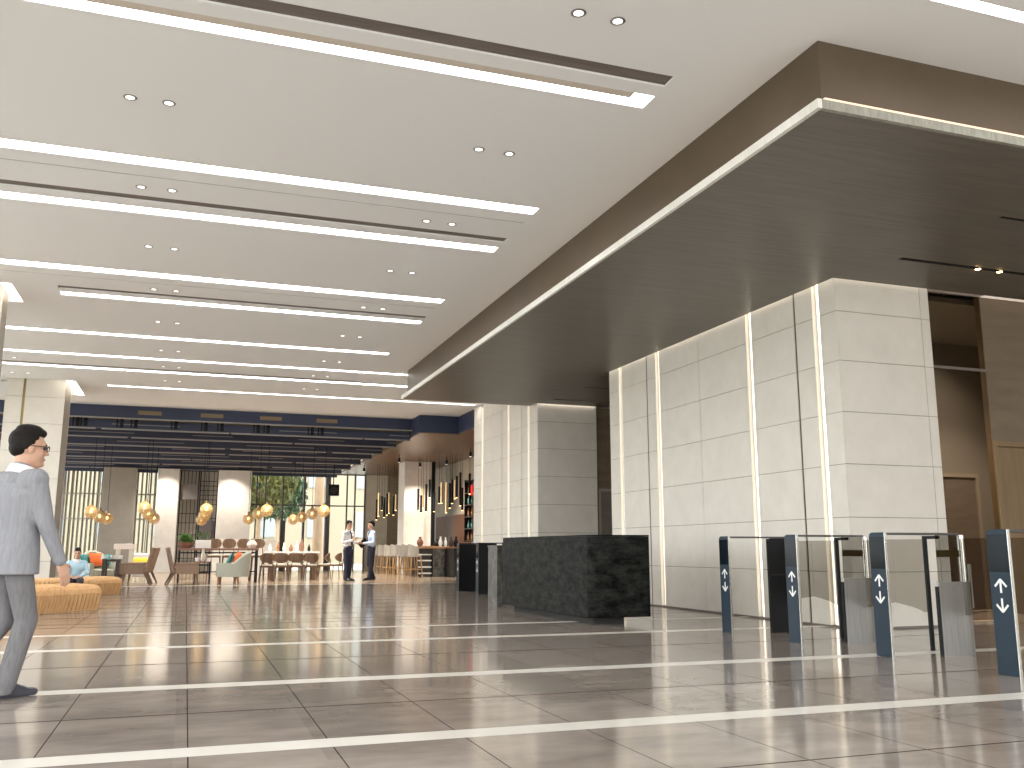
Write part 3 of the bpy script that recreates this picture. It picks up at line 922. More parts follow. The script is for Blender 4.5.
# ------------------------------------------------------------------ reception desk
def desk():
    t = thing('reception_desk', 'long black green marble reception desk in front of the stone wall', 'reception desk', (0, 0, 0))
    x0, x1, y0, y1 = 4.91, 5.77, 11.0, 14.3
    r = 0.10
    poly = []
    for k in range(7):
        a = PI + k / 6 * PI / 2
        poly.append((x0 + r + r * math.cos(a), y0 + r + r * math.sin(a)))
    poly += [(x1, y0 + .35), (x1, y1), (x0, y1)]
    # near face runs straight to the right corner
    poly = poly[:7] + [(x1, y0), (x1, y1), (x0 - .06, y1)]
    mb = MB().prism(poly, 'z', 0.095, 1.125)
    mb.build('body', M['marble_dark'], t, smooth=True, bevel=0.004)
    MB().prism([(p[0] + .0, p[1]) for p in poly], 'z', 1.127, 1.145).build('counter_top', M['marble_dark'], t)
    MB().box(x0 + .12, x1 - .30, y0 + .18, y1 - .05, 0.0, 0.094).build('plinth', M['dark_void'], t)
desk()
mb = MB()
t = thing('credenza', 'grey veined marble side cabinet standing behind the reception desk', 'cabinet', (5.02, 15.10, 0))
MB().box(0, 1.0, 0, 0.5, 0.0, 1.0).build('body', M['marble_vein'], t)
MB().box(-.01, 1.01, -.01, .51, 1.0, 1.03).build('top', M['marble_vein'], t)

# ------------------------------------------------------------------ turnstile gates
def arrow(mb, zc, up, x=-0.0125, y=0.03):
    s = 1 if up else -1
    mb.obox((x, y, zc - s * .006), (.002, .018, .096))
    for q in (-1, 1):
        mb.obox((x, y + q * .027, zc + s * .022), (.002, .017, .078), (q * s * R(45), 0, 0))
def mk_gate(trim='steel_light', cabm='steel', glz='frosted', rail='rail'):
    t = thing('turnstile_gate', '', 'turnstile', group='turnstile gates')
    ya, yb = -.070, .130
    # front post: blue steel blade facing -X with rounded shoulders
    poly = [(ya, 0.0), (ya, 1.10), (ya + .008, 1.11), (yb - .04, 1.11), (yb - .012, 1.10), (yb, 1.075), (yb, 0.0)]
    post = MB().prism(poly, 'x', -.012, .012).build('front_post', M['gate_blue'], t, bevel=0.002)
    MB().box(-.0135, -.0122, ya + .006, yb - .006, .78, 1.07).build('reflection_panel', M['gate_reflection'], post)  # dark panel stands in for the reflection on the glossy post
    mb = MB()
    arrow(mb, .675, True)
    arrow(mb, .525, False)
    mb.build('arrow_sign', M['white'], post)
    MB().box(-.012, .014, ya - .006, ya - .0005, 0.0, 1.108).build('edge_trim', M[trim], post)
    MB().box(.0125, .86, -.068, .10, 1.088, 1.108).build('top_rail', M[rail], t, bevel=0.003)
    # rear cabinet, thin across and rounded at its far end
    cab = MB().prism([(.50, -.15), (.80, -.15), (.855, -.147), (.88, -.138), (.88, -.130), (.855, -.122), (.80, -.12), (.50, -.12)], 'z', 0, .66).build('cabinet', M[cabm], t, smooth=True)
    MB().box(.485, .499, -.153, -.117, 0, .62).build('cabinet_edge', M['black'], cab)
    MB().box(.505, .79, -.148, -.142, .661, 1.086).build('cabinet_glass', M[glz], t)
    MB().box(.51, .78, -.140, -.136, .885, .95).build('sensor_band', M['brass' if cabm == 'steel' else 'black'], t)
    MB().cyl((.825, -.12, .661), (.825, -.12, 1.087), .032, n=16).build('hinge_column', M[trim], t, smooth=True)
    MB().box(.882, .90, -.145, -.12, .42, .82).build('hinge_cover', M[cabm], t)
    if trim == 'black':
        MB().box(.013, .42, -.03, .06, 0.0, 1.086).build('body_panel', M['black'], t)
    mb = MB().box(.76, .80, .265, .295, 0.0, 1.085)
    mb.box(.76, .80, .101, .265, 1.055, 1.085)
    mb.build('hinge_post', M['black'], t, bevel=0.006)
    return t
gate = Kind(mk_gate)
gate_end = Kind(lambda: mk_gate('steel_light', 'black', 'black'))
gate_far = Kind(lambda: mk_gate('black', 'black', 'black', 'black'))  # backlit darkness of the far gates put into black material
gl = ['glass turnstile gate at the far end of the right row, closest to the desk', 'glass turnstile gate second from the desk in the right row', 'glass turnstile gate third from the desk in the right row',
      'glass turnstile gate nearest the camera at the right edge of the picture', 'turnstile gate behind the desk, coloured black for its backlit look, the nearer of two', 'turnstile gate behind the desk, coloured black for its backlit look, by the far stone block']
GY = [9.56, 8.27, 6.965, 5.615, 19.46, 20.99]
for y, lab in zip(GY, gl):
    (gate_far if y > 15 else gate_end if y > 9 else gate)((6.03, y, 0), 0, lab)
def leaf(ya, yb, label):
    """a swing glass leaf pair closing the lane between two gates"""
    for s, (p, q) in enumerate(((yb, (ya + yb) / 2 + .006), ((ya + yb) / 2 - .006, ya))):
        hi, lo = max(p, q), min(p, q)
        mb = MB()
        inner = lo if s == 0 else hi
        outer = hi if s == 0 else lo
        n = 10
        pts = []
        for k in range(n + 1):
            u = k / n
            y = outer + (inner - outer) * u
            pts.append((y, .36 + .075 * max(0, (u - .15)) ** .6))
        poly = [(outer, 1.055), (inner, 1.055)] + pts[::-1]
        mb.prism(poly, 'x', 6.80, 6.812)
        o = mb.build('barrier_leaf', M['gate_glass'])
        tag(o, ('left' if s == 0 else 'right') + ' swing glass leaf ' + label, 'glass barrier', 'glass barrier leaves')
lanes = ['in the lane between the two gates closest to the desk', 'in the middle lane of the right row', 'in the lane beside the nearest gate']
for k in range(3):
    leaf(GY[k + 1] + .30, GY[k] - .16, lanes[k])

# ------------------------------------------------------------------ people
def remesh(mb, name, m, parent, voxel, smooth=6):
    me = mb.data(name + '_src', m)
    o = bpy.data.objects.new(name + '_src', me)
    COL.objects.link(o)
    rm = o.modifiers.new('r', 'REMESH')
    rm.mode = 'VOXEL'
    rm.voxel_size = voxel
    rm.use_smooth_shade = True
    sm = o.modifiers.new('s', 'SMOOTH')
    sm.factor = 0.5
    sm.iterations = smooth
    dg = bpy.context.evaluated_depsgraph_get()
    dg.update()
    me2 = bpy.data.meshes.new_from_object(o.evaluated_get(dg))
    me2.name = name
    bpy.data.objects.remove(o)
    bpy.data.meshes.remove(me)
    if not me2.materials:
        me2.materials.append(m)
    o2 = bpy.data.objects.new(name, me2)
    COL.objects.link(o2)
    if parent is not None:
        o2.parent = parent
    return o2

def head_parts(mb, c, rot, neck_to, k=1.0):
    rot = rot * k
    def P(x, y, z): return c + rot @ Vector((x, y, z))
    mb.ell(P(-.012, 0, .032), (.100, .077, .098), rot)
    mb.ell(P(.022, 0, -.03), (.074, .064, .088), rot)
    mb.ell(P(.050, 0, -.085), (.042, .042, .034), rot)
    mb.ell(P(.074, 0, .034), (.024, .055, .018), rot)
    mb.cap(P(.090, 0, .012), P(.110, 0, -.022), .008, .014, n=8)
    mb.ell(P(.086, 0, -.058), (.018, .026, .011), rot)
    mb.ell(P(.084, 0, -.088), (.020, .022, .018), rot)
    for s in (-1, 1):
        mb.ell(P(-.004, s * .079, -.006), (.022, .010, .034), rot)
        mb.ell(P(.058, s * .034, -.022), (.028, .026, .026), rot)
    mb.cap(P(-.022, 0, -.045), Vector(neck_to), .056, .060)

def hand_parts(mb, wrist, d, n_palm, s=1.0, curl=0.5):
    """wrist position, finger direction d, palm normal n_palm"""
    d = Vector(d).normalized()
    n = Vector(n_palm)
    n = (n - d * n.dot(d)).normalized()
    sd = d.cross(n)          # thumb side
    wv = Vector(wrist)
    for k in range(4):
        o = (k - 1.5) * .020
        mb.cap(wv + sd * o * .7 + d * .012, wv + sd * o + d * .088, .013, .011, n=8)
        L = (.034, .042, .045, .038)[k]
        p = wv + sd * o + d * .088
        dd = d.copy()
        for j in range(3):
            dd = (Matrix.Rotation(curl * (.5 + .25 * j), 3, sd * -1) @ dd) if False else (dd * math.cos(curl * .6) + n * math.sin(curl * .6) - dd * 0)
            dd.normalize()
            q = p + dd * L * (1, .72, .55)[j]
            mb.cap(p, q, .0095 - .0012 * j, .0088 - .0012 * j, n=8)
            p = q
    a = wv + sd * .028 + d * .022
    b = a + (sd * .7 + d * .6 + n * .35).normalized() * .045
    e = b + (sd * .25 + d * .85 + n * .45).normalized() * .034
    mb.cap(a - sd * .02, b, .014, .011, n=8)
    mb.cap(b, e, .0105, .009, n=8)

def person(name, label, loc, rz, J, wear, vox, group=None, scale=1.0):
    t = thing(name, label, 'person', loc, rz, group)
    t.scale = (scale,) * 3
    V = {k: Vector(v) for k, v in J.items()}
    hrot = Euler(J.get('head_rot', (0, 0, 0))).to_matrix() * wear.get('head', 1.0)
    V.pop('head_rot', None)
    neck, chest, waist, pelvis = V['neck'], V['chest'], V['waist'], V['pelvis']
    # ---- body, one continuous surface
    b = MB()
    head_parts(b, V['head'], hrot, neck)
    across = (V['sl'] - V['sr']).normalized()
    b.cap(neck, chest, .06, .10)
    b.cap(chest + across * .07, chest - across * .07, .10, .10)
    b.cap(chest, waist, .115, .105)
    b.cap(waist, pelvis, .105, .12)
    b.cap(V['hl'], V['hr'], .085, .085)
    for s in 'lr':
        b.cap(neck - Vector((0, 0, .05)), V['s' + s], .05, .05)
        b.cap(V['s' + s], V['e' + s], .046, .037)
        b.cap(V['e' + s], V['w' + s], .036, .026)
        b.cap(V['h' + s], V['k' + s], .078, .055)
        b.cap(V['k' + s], V['a' + s], .052, .036)
        b.cap(V['a' + s], V['a' + s] + V.get('u' + s, Vector((0, 0, -1))) * .04 + V['f' + s] * .02, .030, .026)
        d = V.get('d' + s, V['w' + s] - V['e' + s])
        hand_parts(b, V['w' + s], d, V['n' + s], curl=J.get('curl', .5) if not isinstance(J.get('curl'), dict) else .5)
    body = remesh(b, 'body', M['skin'], t, vox, 3)
    # ---- face details
    def P(x, y, z): return V['head'] + hrot @ Vector((x, y, z))
    mb = MB()
    for s in (-1, 1):
        mb.ell(P(.083, s * .031, .008), (.010, .016, .008), hrot, 10, 7)
    mb.build('eyes', M['shoe'], t, smooth=True)
    mb = MB()
    mb.ell(P(.089, 0, -.060), (.017, .022, .006), hrot, 10, 7)
    mb.build('mouth', mat('lips', (.42, .17, .14), .5) if 'lips' not in bpy.data.materials else bpy.data.materials['lips'], t, smooth=True)
    mb = MB()
    for s in (-1, 1):
        mb.cap(P(.095, s * .018, .028), P(.086, s * .050, .030), .005, .004, n=6)
    mb.build('eyebrows', M['hair'], t, smooth=True)
    # ---- hair
    h = MB()
    h.ell(P(-.026, 0, .048), (.097, .083, .088), hrot)
    h.ell(P(-.055, 0, .002), (.058, .074, .062), hrot)
    h.ell(P(.030, .0, .100), (.062, .066, .036), hrot)
    h.ell(P(-.01, 0, .118), (.080, .066, .034), hrot)
    for s in (-1, 1):
        h.ell(P(-.020, s * .076, .030), (.032, .012, .045), hrot)
    remesh(h, 'hair', M['hair'], t, max(vox, .006), 3)
    # ---- torso clothing
    c = MB()
    up = wear['upper']
    thick = wear.get('thick', .016)
    c.cap(chest + across * .085, chest - across * .085, .105 + thick, .105 + thick)
    c.cap(chest, waist, .118 + thick, .112 + thick)
    c.cap(waist + across * .04, waist - across * .04, .112 + thick, .112 + thick)
    for s in 'lr':
        c.cap(neck - Vector((0, 0, .055)), V['s' + s], .052 + thick, .056 + thick)
        c.cap(V['s' + s], V['e' + s], .052 + thick, .042 + thick * .7)
        wl = V['e' + s].lerp(V['w' + s], .93)
        c.cap(V['e' + s], wl, .043 + thick * .6, .032 + thick * .6)
    if wear.get('jacket'):
        hem = wear['hem']
        fw_ = Vector((1, 0, 0))
        def ring(p, rx, ry):
            return (p, fw_ * rx, across * ry)
        c.loft([ring(chest + Vector((0, 0, .10)), .11, .20), ring(chest, .145, .235), ring(chest.lerp(waist, .5), .142, .225), ring(waist, .138, .21),
                ring(pelvis.lerp(waist, .4), .148, .222), ring(pelvis, .155, .235), ring(Vector((pelvis.x, pelvis.y, hem)), .158, .245)])
        c.cap(neck - Vector((.01, 0, .08)), neck + Vector((-.010, 0, .014)), .105, .072)
        for s in 'lr':
            c.cap(V['s' + s] + (across if s == 'l' else -across) * .005, V['s' + s].lerp(chest, .3), .078, .09)
    remesh(c, 'jacket' if wear.get('jacket') else 'shirt', up, t, vox * 1.15, 5)
    # collar
    cz = neck.lerp(V['head'] + Vector((-.02, 0, -.09)), .42)
    k_ = MB()
    rr = .066 * wear.get('head', 1.0)
    k_.lathe([(rr, -.055), (rr + .022, -.055), (rr + .012, .006), (rr, .008)], (0, 0, 0), 24, closed=True)
    k_.bar((rr + .004, .018, .0), (rr + .03, .03, -.075), .012, .012, .03, .05)
    k_.bar((rr + .004, -.018, .0), (rr + .03, -.03, -.075), .012, .012, .03, .05)
    co = k_.build('collar', wear['collar'], t, smooth=True, loc=cz)
    co.rotation_euler = (0, R(14), 0)
    if wear.get('tie'):
        mb = MB()
        p0 = cz + Vector((.082, 0, -.03))
        p1 = Vector((chest.x + .118 + thick, chest.y, chest.z - .02))
        p2 = Vector((waist.x + .128 + thick, waist.y, waist.z - .02))
        mb.bar(p0, p1, .014, .014, .040, .060)
        mb.bar(p1, p2, .014, .014, .060, .080)
        mb.build('tie', wear['tie'], t, bevel=.003)
    # ---- trousers
    c = MB()
    c.cap(waist - Vector((0, 0, .06)), pelvis, .122, .135)
    c.cap(V['hl'], V['hr'], .098, .098)
    for s in 'lr':
        c.cap(V['h' + s], V['k' + s], .096, .072)
        al = V['k' + s].lerp(V['a' + s], 1.0)
        c.cap(V['k' + s], al, .072, .064)
        dk = (V['a' + s] - V['k' + s]).normalized()
        pa = V['k' + s].lerp(V['a' + s], .5)
        c.loft([(pa, Vector((.060, 0, 0)), Vector((0, .060, 0))), (V['a' + s] + dk * .062 - V['f' + s].normalized() * .01, Vector((.068, 0, 0)), Vector((0, .060, 0)))])
    remesh(c, 'trousers', wear['lower'], t, vox * 1.15, 4)
    for s in 'lr':
        f = V['f' + s].normalized()
        a = V['a' + s]
        dn = V.get('u' + s, Vector((0, 0, -1)))
        c = MB()
        heel = a + dn * .055 - f * .035
        ball = a + dn * .062 + f * .13
        toe = a + dn * .064 + f * .20
        c.cap(heel, ball, .036, .040)
        c.cap(ball, toe, .038, .026)
        c.cap(a + dn * .0, heel + f * .06, .044, .042)
        c.cap(a + dn * .02 + f * .02, ball - dn * .005, .040, .036)
        remesh(c, 'shoe', wear['shoe'], t, max(vox, .007), 3)
    if wear.get('belt'):
        mb = MB()
        n = 20
        z = waist.z - .055
        mb.lathe([(.139, z - .016), (.143, z - .016), (.143, z + .016), (.139, z + .016)], (waist.x, waist.y, 0), n, closed=True)
        mb.build('belt', M['shoe'], t, smooth=True)
    if wear.get('glasses'):
        mb = MB()
        for s in (-1, 1):
            ctr = P(.104, s * .034, .008)
            n = 16
            pts = [ctr + hrot @ Vector((0, .026 * math.cos(2 * PI * i / n), .017 * math.sin(2 * PI * i / n))) for i in range(n + 1)]
            mb.tube(pts, .0028, 6)
            mb.tube([P(.104, s * .060, .014), P(.04, s * .084, .014), P(-.01, s * .086, .010)], .003, 6)
        mb.tube([P(.106, -.010, .012), P(.106, .010, .012)], .0028, 6)
        mb.build('glasses', M['black'], t, smooth=True)
    return t

# man walking at the left, facing right and slightly away
J = dict(head=(.045, 0, 1.640), head_rot=(0, R(4), R(-14)), neck=(.015, 0, 1.475), chest=(.01, 0, 1.30), waist=(.0, 0, 1.08), pelvis=(-.01, 0, .93),
         sl=(.0, .205, 1.415), sr=(.01, -.205, 1.415), el=(-.13, .28, 1.15), er=(.06, -.275, 1.13), wl=(-.12, .29, .90), wr=(.19, -.27, .865),
         nl=(0, -1, 0), nr=(0, 1, 0), dl=(.05, 0, -1), dr=(.45, 0, -1),
         hl=(-.01, .085, .90), hr=(-.01, -.085, .90), kl=(.04, .09, .49), kr=(.09, -.09, .49), al=(-.235, .09, .15), ar=(-.01, -.09, .085), fl=(.75, 0, -.65), fr=(1, .05, 0),
         ul=(-.65, 0, -.75))
person('person', 'man in a grey suit and glasses walking past the left pillars', (-1.105, 7.045, 0), R(36), J,
       dict(upper=M['suit'], lower=M['suit_trousers'], collar=M['shirt_white'], shoe=M['shoe_grey'], jacket=True, hem=.79, thick=.020, glasses=True, head=1.12), .0075)
# two men talking
Jw = dict(head=(.02, 0, 1.655), head_rot=(0, R(6), R(0)), neck=(.0, 0, 1.475), chest=(.0, 0, 1.30), waist=(.0, 0, 1.08), pelvis=(.0, 0, .93),
          sl=(0, .185, 1.415), sr=(0, -.185, 1.415), el=(.02, .25, 1.13), er=(.0, -.25, 1.13), wl=(.27, .16, 1.14), wr=(.27, -.12, 1.20),
          nl=(0, -1, .3), nr=(0, 1, .3), dl=(1, -.2, .1), dr=(1, .1, .5),
          hl=(0, .085, .90), hr=(0, -.085, .90), kl=(.02, .09, .49), kr=(.03, -.10, .49), al=(-.03, .10, .085), ar=(.06, -.12, .085), fl=(1, .15, 0), fr=(1, -.15, 0))
person('person', 'man in a white shirt and dark trousers, on the left of the two talking', (fx(347, 29.3), 29.3, 0), R(-48), Jw,
       dict(upper=M['shirt_white'], lower=M['navy_trousers'], collar=M['shirt_white'], shoe=M['shoe'], tie=M['tie'], belt=True, thick=.012), .012, scale=1.04)
Jb = dict(Jw)
Jb.update(wl=(.30, .10, 1.10), wr=(.28, -.14, 1.10), kl=(.02, .11, .49), al=(.10, .14, .085), ar=(-.12, -.12, .085), dl=(1, 0, -.1), dr=(1, .1, -.1))
person('person', 'man in a pale blue shirt holding a dark folder, facing the man in white', (fx(370.5, 29.9), 29.9, 0), R(190), Jb,
       dict(upper=M['shirt_blue'], lower=M['navy_trousers'], collar=M['shirt_blue'], shoe=M['shoe'], tie=M['tie'], belt=True, thick=.012), .012, scale=1.05)
tag(MB().obox((fx(362, 29.75), 29.75, 1.17), (.20, .03, .30), (0, R(50), R(10))).build('folder', M['black'], bevel=.004), 'dark folder held by the man in the pale blue shirt', 'folder')
# seated man on the rattan bench
Js = dict(head=(.05, 0, 1.10), head_rot=(0, R(10), R(0)), neck=(.02, 0, .93), chest=(.01, 0, .76), waist=(-.03, 0, .54), pelvis=(-.03, 0, .44),
          sl=(0, .18, .87), sr=(0, -.18, .87), el=(.05, .27, .62), er=(.05, -.27, .62), wl=(.27, .12, .55), wr=(.27, -.12, .55),
          nl=(0, -.6, -.8), nr=(0, .6, -.8), dl=(.8, -.5, -.1), dr=(.8, .5, -.1),
          hl=(.0, .10, .43), hr=(.0, -.10, .43), kl=(.42, .13, .44), kr=(.42, -.13, .44), al=(.46, .12, .085), ar=(.46, -.12, .085), fl=(1, .2, 0), fr=(1, -.2, 0))
person('person', 'seated man in a light blue shirt on the rattan bench behind the walking man', (fx(75, 20.3, .5), 20.5, 0), R(-88), Js,
       dict(upper=mat('sky_shirt', (.42, .60, .70), .8), lower=mat('charcoal_trousers', (.05, .045, .05), .8), collar=M['shirt_white'], shoe=M['shoe'], thick=.012), .011, scale=.80)

# ------------------------------------------------------------------ rattan benches
def bench(name, label, path, width, hgt, back=None):
    t = thing(name, label, 'bench', (path[0][0], path[0][1], 0), 0, 'ribbed rattan benches')
    o = Vector((path[0][0], path[0][1], 0))
    # resample the path
    pts = [Vector((x, y, 0)) - o for x, y in path]
    def cr(p0, p1, p2, p3, u):
        return .5 * ((2 * p1) + (-p0 + p2) * u + (2 * p0 - 5 * p1 + 4 * p2 - p3) * u * u + (-p0 + 3 * p1 - 3 * p2 + p3) * u ** 3)
    ext = [pts[0] * 2 - pts[1]] + pts + [pts[-1] * 2 - pts[-2]]
    S = []
    for i in range(len(pts) - 1):
        for k in range(10):
            S.append(cr(ext[i], ext[i + 1], ext[i + 2], ext[i + 3], k / 10))
    S.append(pts[-1])
    # dense ribs every 5 cm
    D = [S[0]]
    acc = 0
    for a, b in zip(S[:-1], S[1:]):
        L = (b - a).length
        n = max(1, int(round(L / .036)))
        for k in range(1, n + 1):
            D.append(a.lerp(b, k / n))
    def sweep(prof, mb, rib=.028):
        rings = []
        for i, p in enumerate(D):
            d = (D[min(i + 1, len(D) - 1)] - D[max(i - 1, 0)]).normalized()
            nrm = Vector((-d.y, d.x, 0))
            s = 0 if i % 2 else rib
            ring = []
            for (u, z) in prof:
                uu = u - math.copysign(s, u) if abs(u) > .01 else u
                zz = max(0, z - (s if z > .1 else 0))
                ring.append(p + nrm * uu + Vector((0, 0, zz)))
            rings.append(ring)
        n = len(prof)
        vs = [q for r_ in rings for q in r_]
        fs = []
        for j in range(len(rings) - 1):
            for i in range(n):
                fs.append((j * n + i, j * n + (i + 1) % n, (j + 1) * n + (i + 1) % n, (j + 1) * n + i))
        fs += [tuple(range(n))[::-1], tuple(range((len(rings) - 1) * n, len(rings) * n))]
        mb.add(vs, fs)
    h2 = width / 2
    prof = [(-h2 + .06, 0), (-h2 + .02, hgt * .4), (-h2, hgt * .7), (-h2 + .03, hgt - .05), (-h2 + .12, hgt - .005), (0, hgt + .015),
            (h2 - .12, hgt - .005), (h2 - .03, hgt - .05), (h2, hgt * .7), (h2 - .02, hgt * .4), (h2 - .06, 0)]
    mb = MB()
    sweep(prof, mb)
    mb.build('seat', M['rattan'], t)
    if back:
        mb = MB()
        b0, b1, bh = back
        pr = [(b0, hgt), (b0 + .02, bh - .08), (b0 + .12, bh), (b1 - .1, bh - .03), (b1, bh - .15), (b1 + .04, hgt)]
        nD = len(D)
        D[:] = D[int(nD * .45):]
        sweep(pr, mb)
        mb.build('backrest', M['rattan'], t)
    return t
bench('rattan_bench', 'orange ribbed rattan bench closest to the walking man', [(-1.70, 17.0), (-2.2, 16.3), (-2.78, 15.5), (-3.3, 14.7), (-3.7, 13.9)], 1.15, .40)
bench('rattan_bench', 'orange ribbed rattan bench the seated man sits on', [(-1.66, 22.6), (-2.3, 21.75), (-3.1, 21.2), (-4.4, 21.0)], 1.0, .37)
bench('rattan_bench', 'taller orange rattan bench half hidden behind the walking man', [(-3.12, 18.75), (-3.7, 18.4), (-4.6, 18.3)], .8, .62)

# ------------------------------------------------------------------ dining furniture
def mk_lounge():
    t = thing('lounge_chair', '', 'chair')
    MB().box(-.05, .62, -.33, .33, .31, .40).build('seat_frame', M['weave_brown'], t, bevel=.015)
    MB().box(-.02, .66, -.30, .30, .402, .49).build('seat_cushion', M['weave_brown'], t, bevel=.035)
    b = MB()
    b.obox((-.13, 0, .68), (.07, .66, .70), (0, R(-14), 0))
    b.build('backrest', M['weave_brown'], t, bevel=.02)
    for s in (-1, 1):
        MB().box(.0, .62, s * .36 - .03, s * .36 + .03, .56, .60).build('armrest', M['weave_brown'], t, bevel=.01)
        MB().box(.0, .60, s * .36 - .012, s * .36 + .012, .30, .56).build('side_panel', M['weave_brown'], t)
        MB().bar((.56, s * .30, .31), (.60, s * .31, 0), .055, .035).build('leg', M['wood_brown'], t)
        MB().bar((-.02, s * .30, .36), (-.20, s * .31, 0), .065, .040).build('leg', M['wood_brown'], t)
    return t
lounge = Kind(mk_lounge)
G = 'brown lounge chairs by the lobby'
lounge((fx(142.5, 27.7), 27.75, 0), PI, 'brown woven lounge chair facing left beside the dark wooden table', G)
lounge((fx(147, 29.0), 29.1, 0), R(170), 'brown lounge chair just behind the left facing chair, back partly visible', G)
lounge((fx(173.5, 27.7), 27.75, 0), R(6), 'brown woven lounge chair facing right in front of the planter table', G)

def mk_arm():
    t = thing('armchair', '', 'armchair')
    MB().box(-.02, .66, -.30, .30, .20, .42).build('seat', M['sage'], t, bevel=.05)
    # wrap around shell, higher at the back
    prof = []
    n = 22
    outer, inner = [], []
    for k in range(n + 1):
        a = R(-100) + R(200) * k / n
        cx, cy = -math.cos(a), math.sin(a)
        hgt = .60 + .34 * max(0, math.cos(a)) ** .8
        outer.append((Vector((.22 + cx * .46, cy * .42, 0)), hgt))
        inner.append((Vector((.22 + cx * .36, cy * .32, 0)), hgt))
    mb = MB()
    vs, fs = [], []
    for (o, h), (i, _) in zip(outer, inner):
        lean = -.10 * (h - .6)
        vs += [o + Vector((0, 0, .20)), o + Vector((lean, 0, h - .04)), o.lerp(i, .5) + Vector((lean, 0, h)), i + Vector((lean, 0, h - .04)), i + Vector((0, 0, .20))]
    for k in range(n):
        for j in range(5):
            fs.append((k * 5 + j, k * 5 + (j + 1) % 5, (k + 1) * 5 + (j + 1) % 5, (k + 1) * 5 + j))
    fs += [(0, 1, 2, 3, 4), tuple(n * 5 + j for j in (4, 3, 2, 1, 0))]
    # straight arm fronts
    mb.add(vs, fs)
    for s in (-1, 1):
        mb.box(.28, .66, s * .37 - .055, s * .37 + .055, .20, .585)
    mb.build('backrest', M['sage'], t, smooth=True)
    for sx in (.08, .58):
        for s in (-1, 1):
            MB().cyl((sx, s * .27, .20), (sx + (.03 if sx > .3 else -.04), s * .29, 0), .028, .018, 10).build('leg', M['wood_oak'], t)
    return t
arm = Kind(mk_arm)
G = 'sage green armchairs'
arm((fx(240, 27.9), 27.95, 0), PI, 'sage green tub armchair with an orange cushion in front of the round back chairs', G)
arm((fx(92, 29.0), 29.2, 0), R(-60), 'sage green armchair with teal and orange cushions behind the seated man', G)
def cushion(loc, rot, m, lab, sx=.40):
    mb = MB()
    n = 8
    vs, fs = [], []
    for side in (1, -1):
        for i in range(n + 1):
            for j in range(n + 1):
                u, v = 2 * i / n - 1, 2 * j / n - 1
                th = .07 * (1 - u ** 4) * (1 - v ** 4)
                sh = 1 - .06 * (1 - max(abs(u), abs(v)))
                vs.append((side * th, u * sx / 2 * sh, v * sx / 2 * sh))
    q = (n + 1) ** 2
    for s in (0, 1):
        for i in range(n):
            for j in range(n):
                f = [s * q + i * (n + 1) + j, s * q + (i + 1) * (n + 1) + j, s * q + (i + 1) * (n + 1) + j + 1, s * q + i * (n + 1) + j + 1]
                fs.append(tuple(f if s == 0 else f[::-1]))
    mb.add(vs, fs)
    o = mb.build('cushion', m, smooth=True, loc=loc)
    o.rotation_euler = rot
    return tag(o, lab, 'cushion', 'loose cushions')
ax = fx(240, 27.9)
cushion((ax - .12, 27.86, .69), (0, R(20), R(18)), M['orange'], 'orange cushion leaning in the armchair before the round back chairs')
cushion((ax - .30, 28.04, .67), (0, R(22), R(-10)), M['teal'], 'teal cushion behind the orange one in the armchair before the round back chairs')
ax = fx(92, 29.0)
cushion((ax + .06, 29.04, .68), (0, R(-25), R(-55)), M['orange'], 'orange cushion in the armchair behind the seated man')
cushion((ax + .27, 29.17, .66), (0, R(-25), R(-75)), M['teal'], 'teal cushion on the right of the orange one behind the seated man', .36)
cushion((ax - .22, 28.98, .66), (0, R(-20), R(-50)), M['teal'], 'teal cushion right behind the shoulder of the seated man', .36)

def table(name, label, cat, x0, x1, y0, y1, h, top_m, leg_m, tt=.04, lw=.06, inset=.05, shelf=None):
    t = thing(name, label, cat, ((x0 + x1) / 2, (y0 + y1) / 2, 0))
    hx, hy = (x1 - x0) / 2, (y1 - y0) / 2
    MB().box(-hx, hx, -hy, hy, h - tt, h).build('table_top', top_m, t, bevel=.006)
    for sx in (-1, 1):
        for sy in (-1, 1):
            cx, cy = sx * (hx - inset), sy * (hy - inset)
            MB().box(cx - lw / 2, cx + lw / 2, cy - lw / 2, cy + lw / 2, 0, h - tt).build('leg', leg_m, t)
    if shelf:
        mb = MB().box(-hx + inset, hx - inset, -hy + inset - .01, -hy + inset + .01, h - tt - .09, h - tt - .05).box(-hx + inset, hx - inset, hy - inset - .01, hy - inset + .01, h - tt - .09, h - tt - .05)
        mb.box(-hx + inset, hx - inset, -hy + inset - .01, -hy + inset + .01, shelf, shelf + .03)
        mb.build('rail', leg_m, t)
    return t
xa, xb = fx(101, 27.6), fx(118.5, 27.6)
table('side_table', 'dark wooden side table with white cups between armchair and lounge chair', 'table', xa, xb, 27.3, 28.0, .70, M['wood_dark'], M['wood_dark'], .06, .09)
xa2, xb2 = fx(111, 30), fx(133, 30)
table('console_table', 'pale topped high console behind the dark side table', 'table', xa2, xb2, 30.0, 30.5, 1.13, mat('pale_pink_top', (.70, .60, .55), .4), M['cream_fabric'], .16, .12, .12)
xa3, xb3 = fx(193, 28.0), fx(210.5, 28.0)
table('low_table', 'small dark table with white cups beside the sage armchair', 'table', xa3, xb3, 28.3, 28.75, .62, M['wood_red'], M['black'], .03, .035, .03, shelf=.28)
xa4, xb4 = fx(176, 29.0), fx(257, 29.0)
table('high_table', 'long red brown high table on thin black legs carrying planters', 'table', xa4, xb4, 28.9, 29.5, 1.0, M['wood_red'], M['black'], .06, .05, .04, shelf=.3)
xa5, xb5 = fx(265.5, 30.4), fx(318, 30.4)
table('dining_table', 'long white dining table set with bottles before the tall windows', 'table', xa5, xb5, 30.2, 31.2, .90, M['white'], M['wood_brown'], .05, .08, .15)
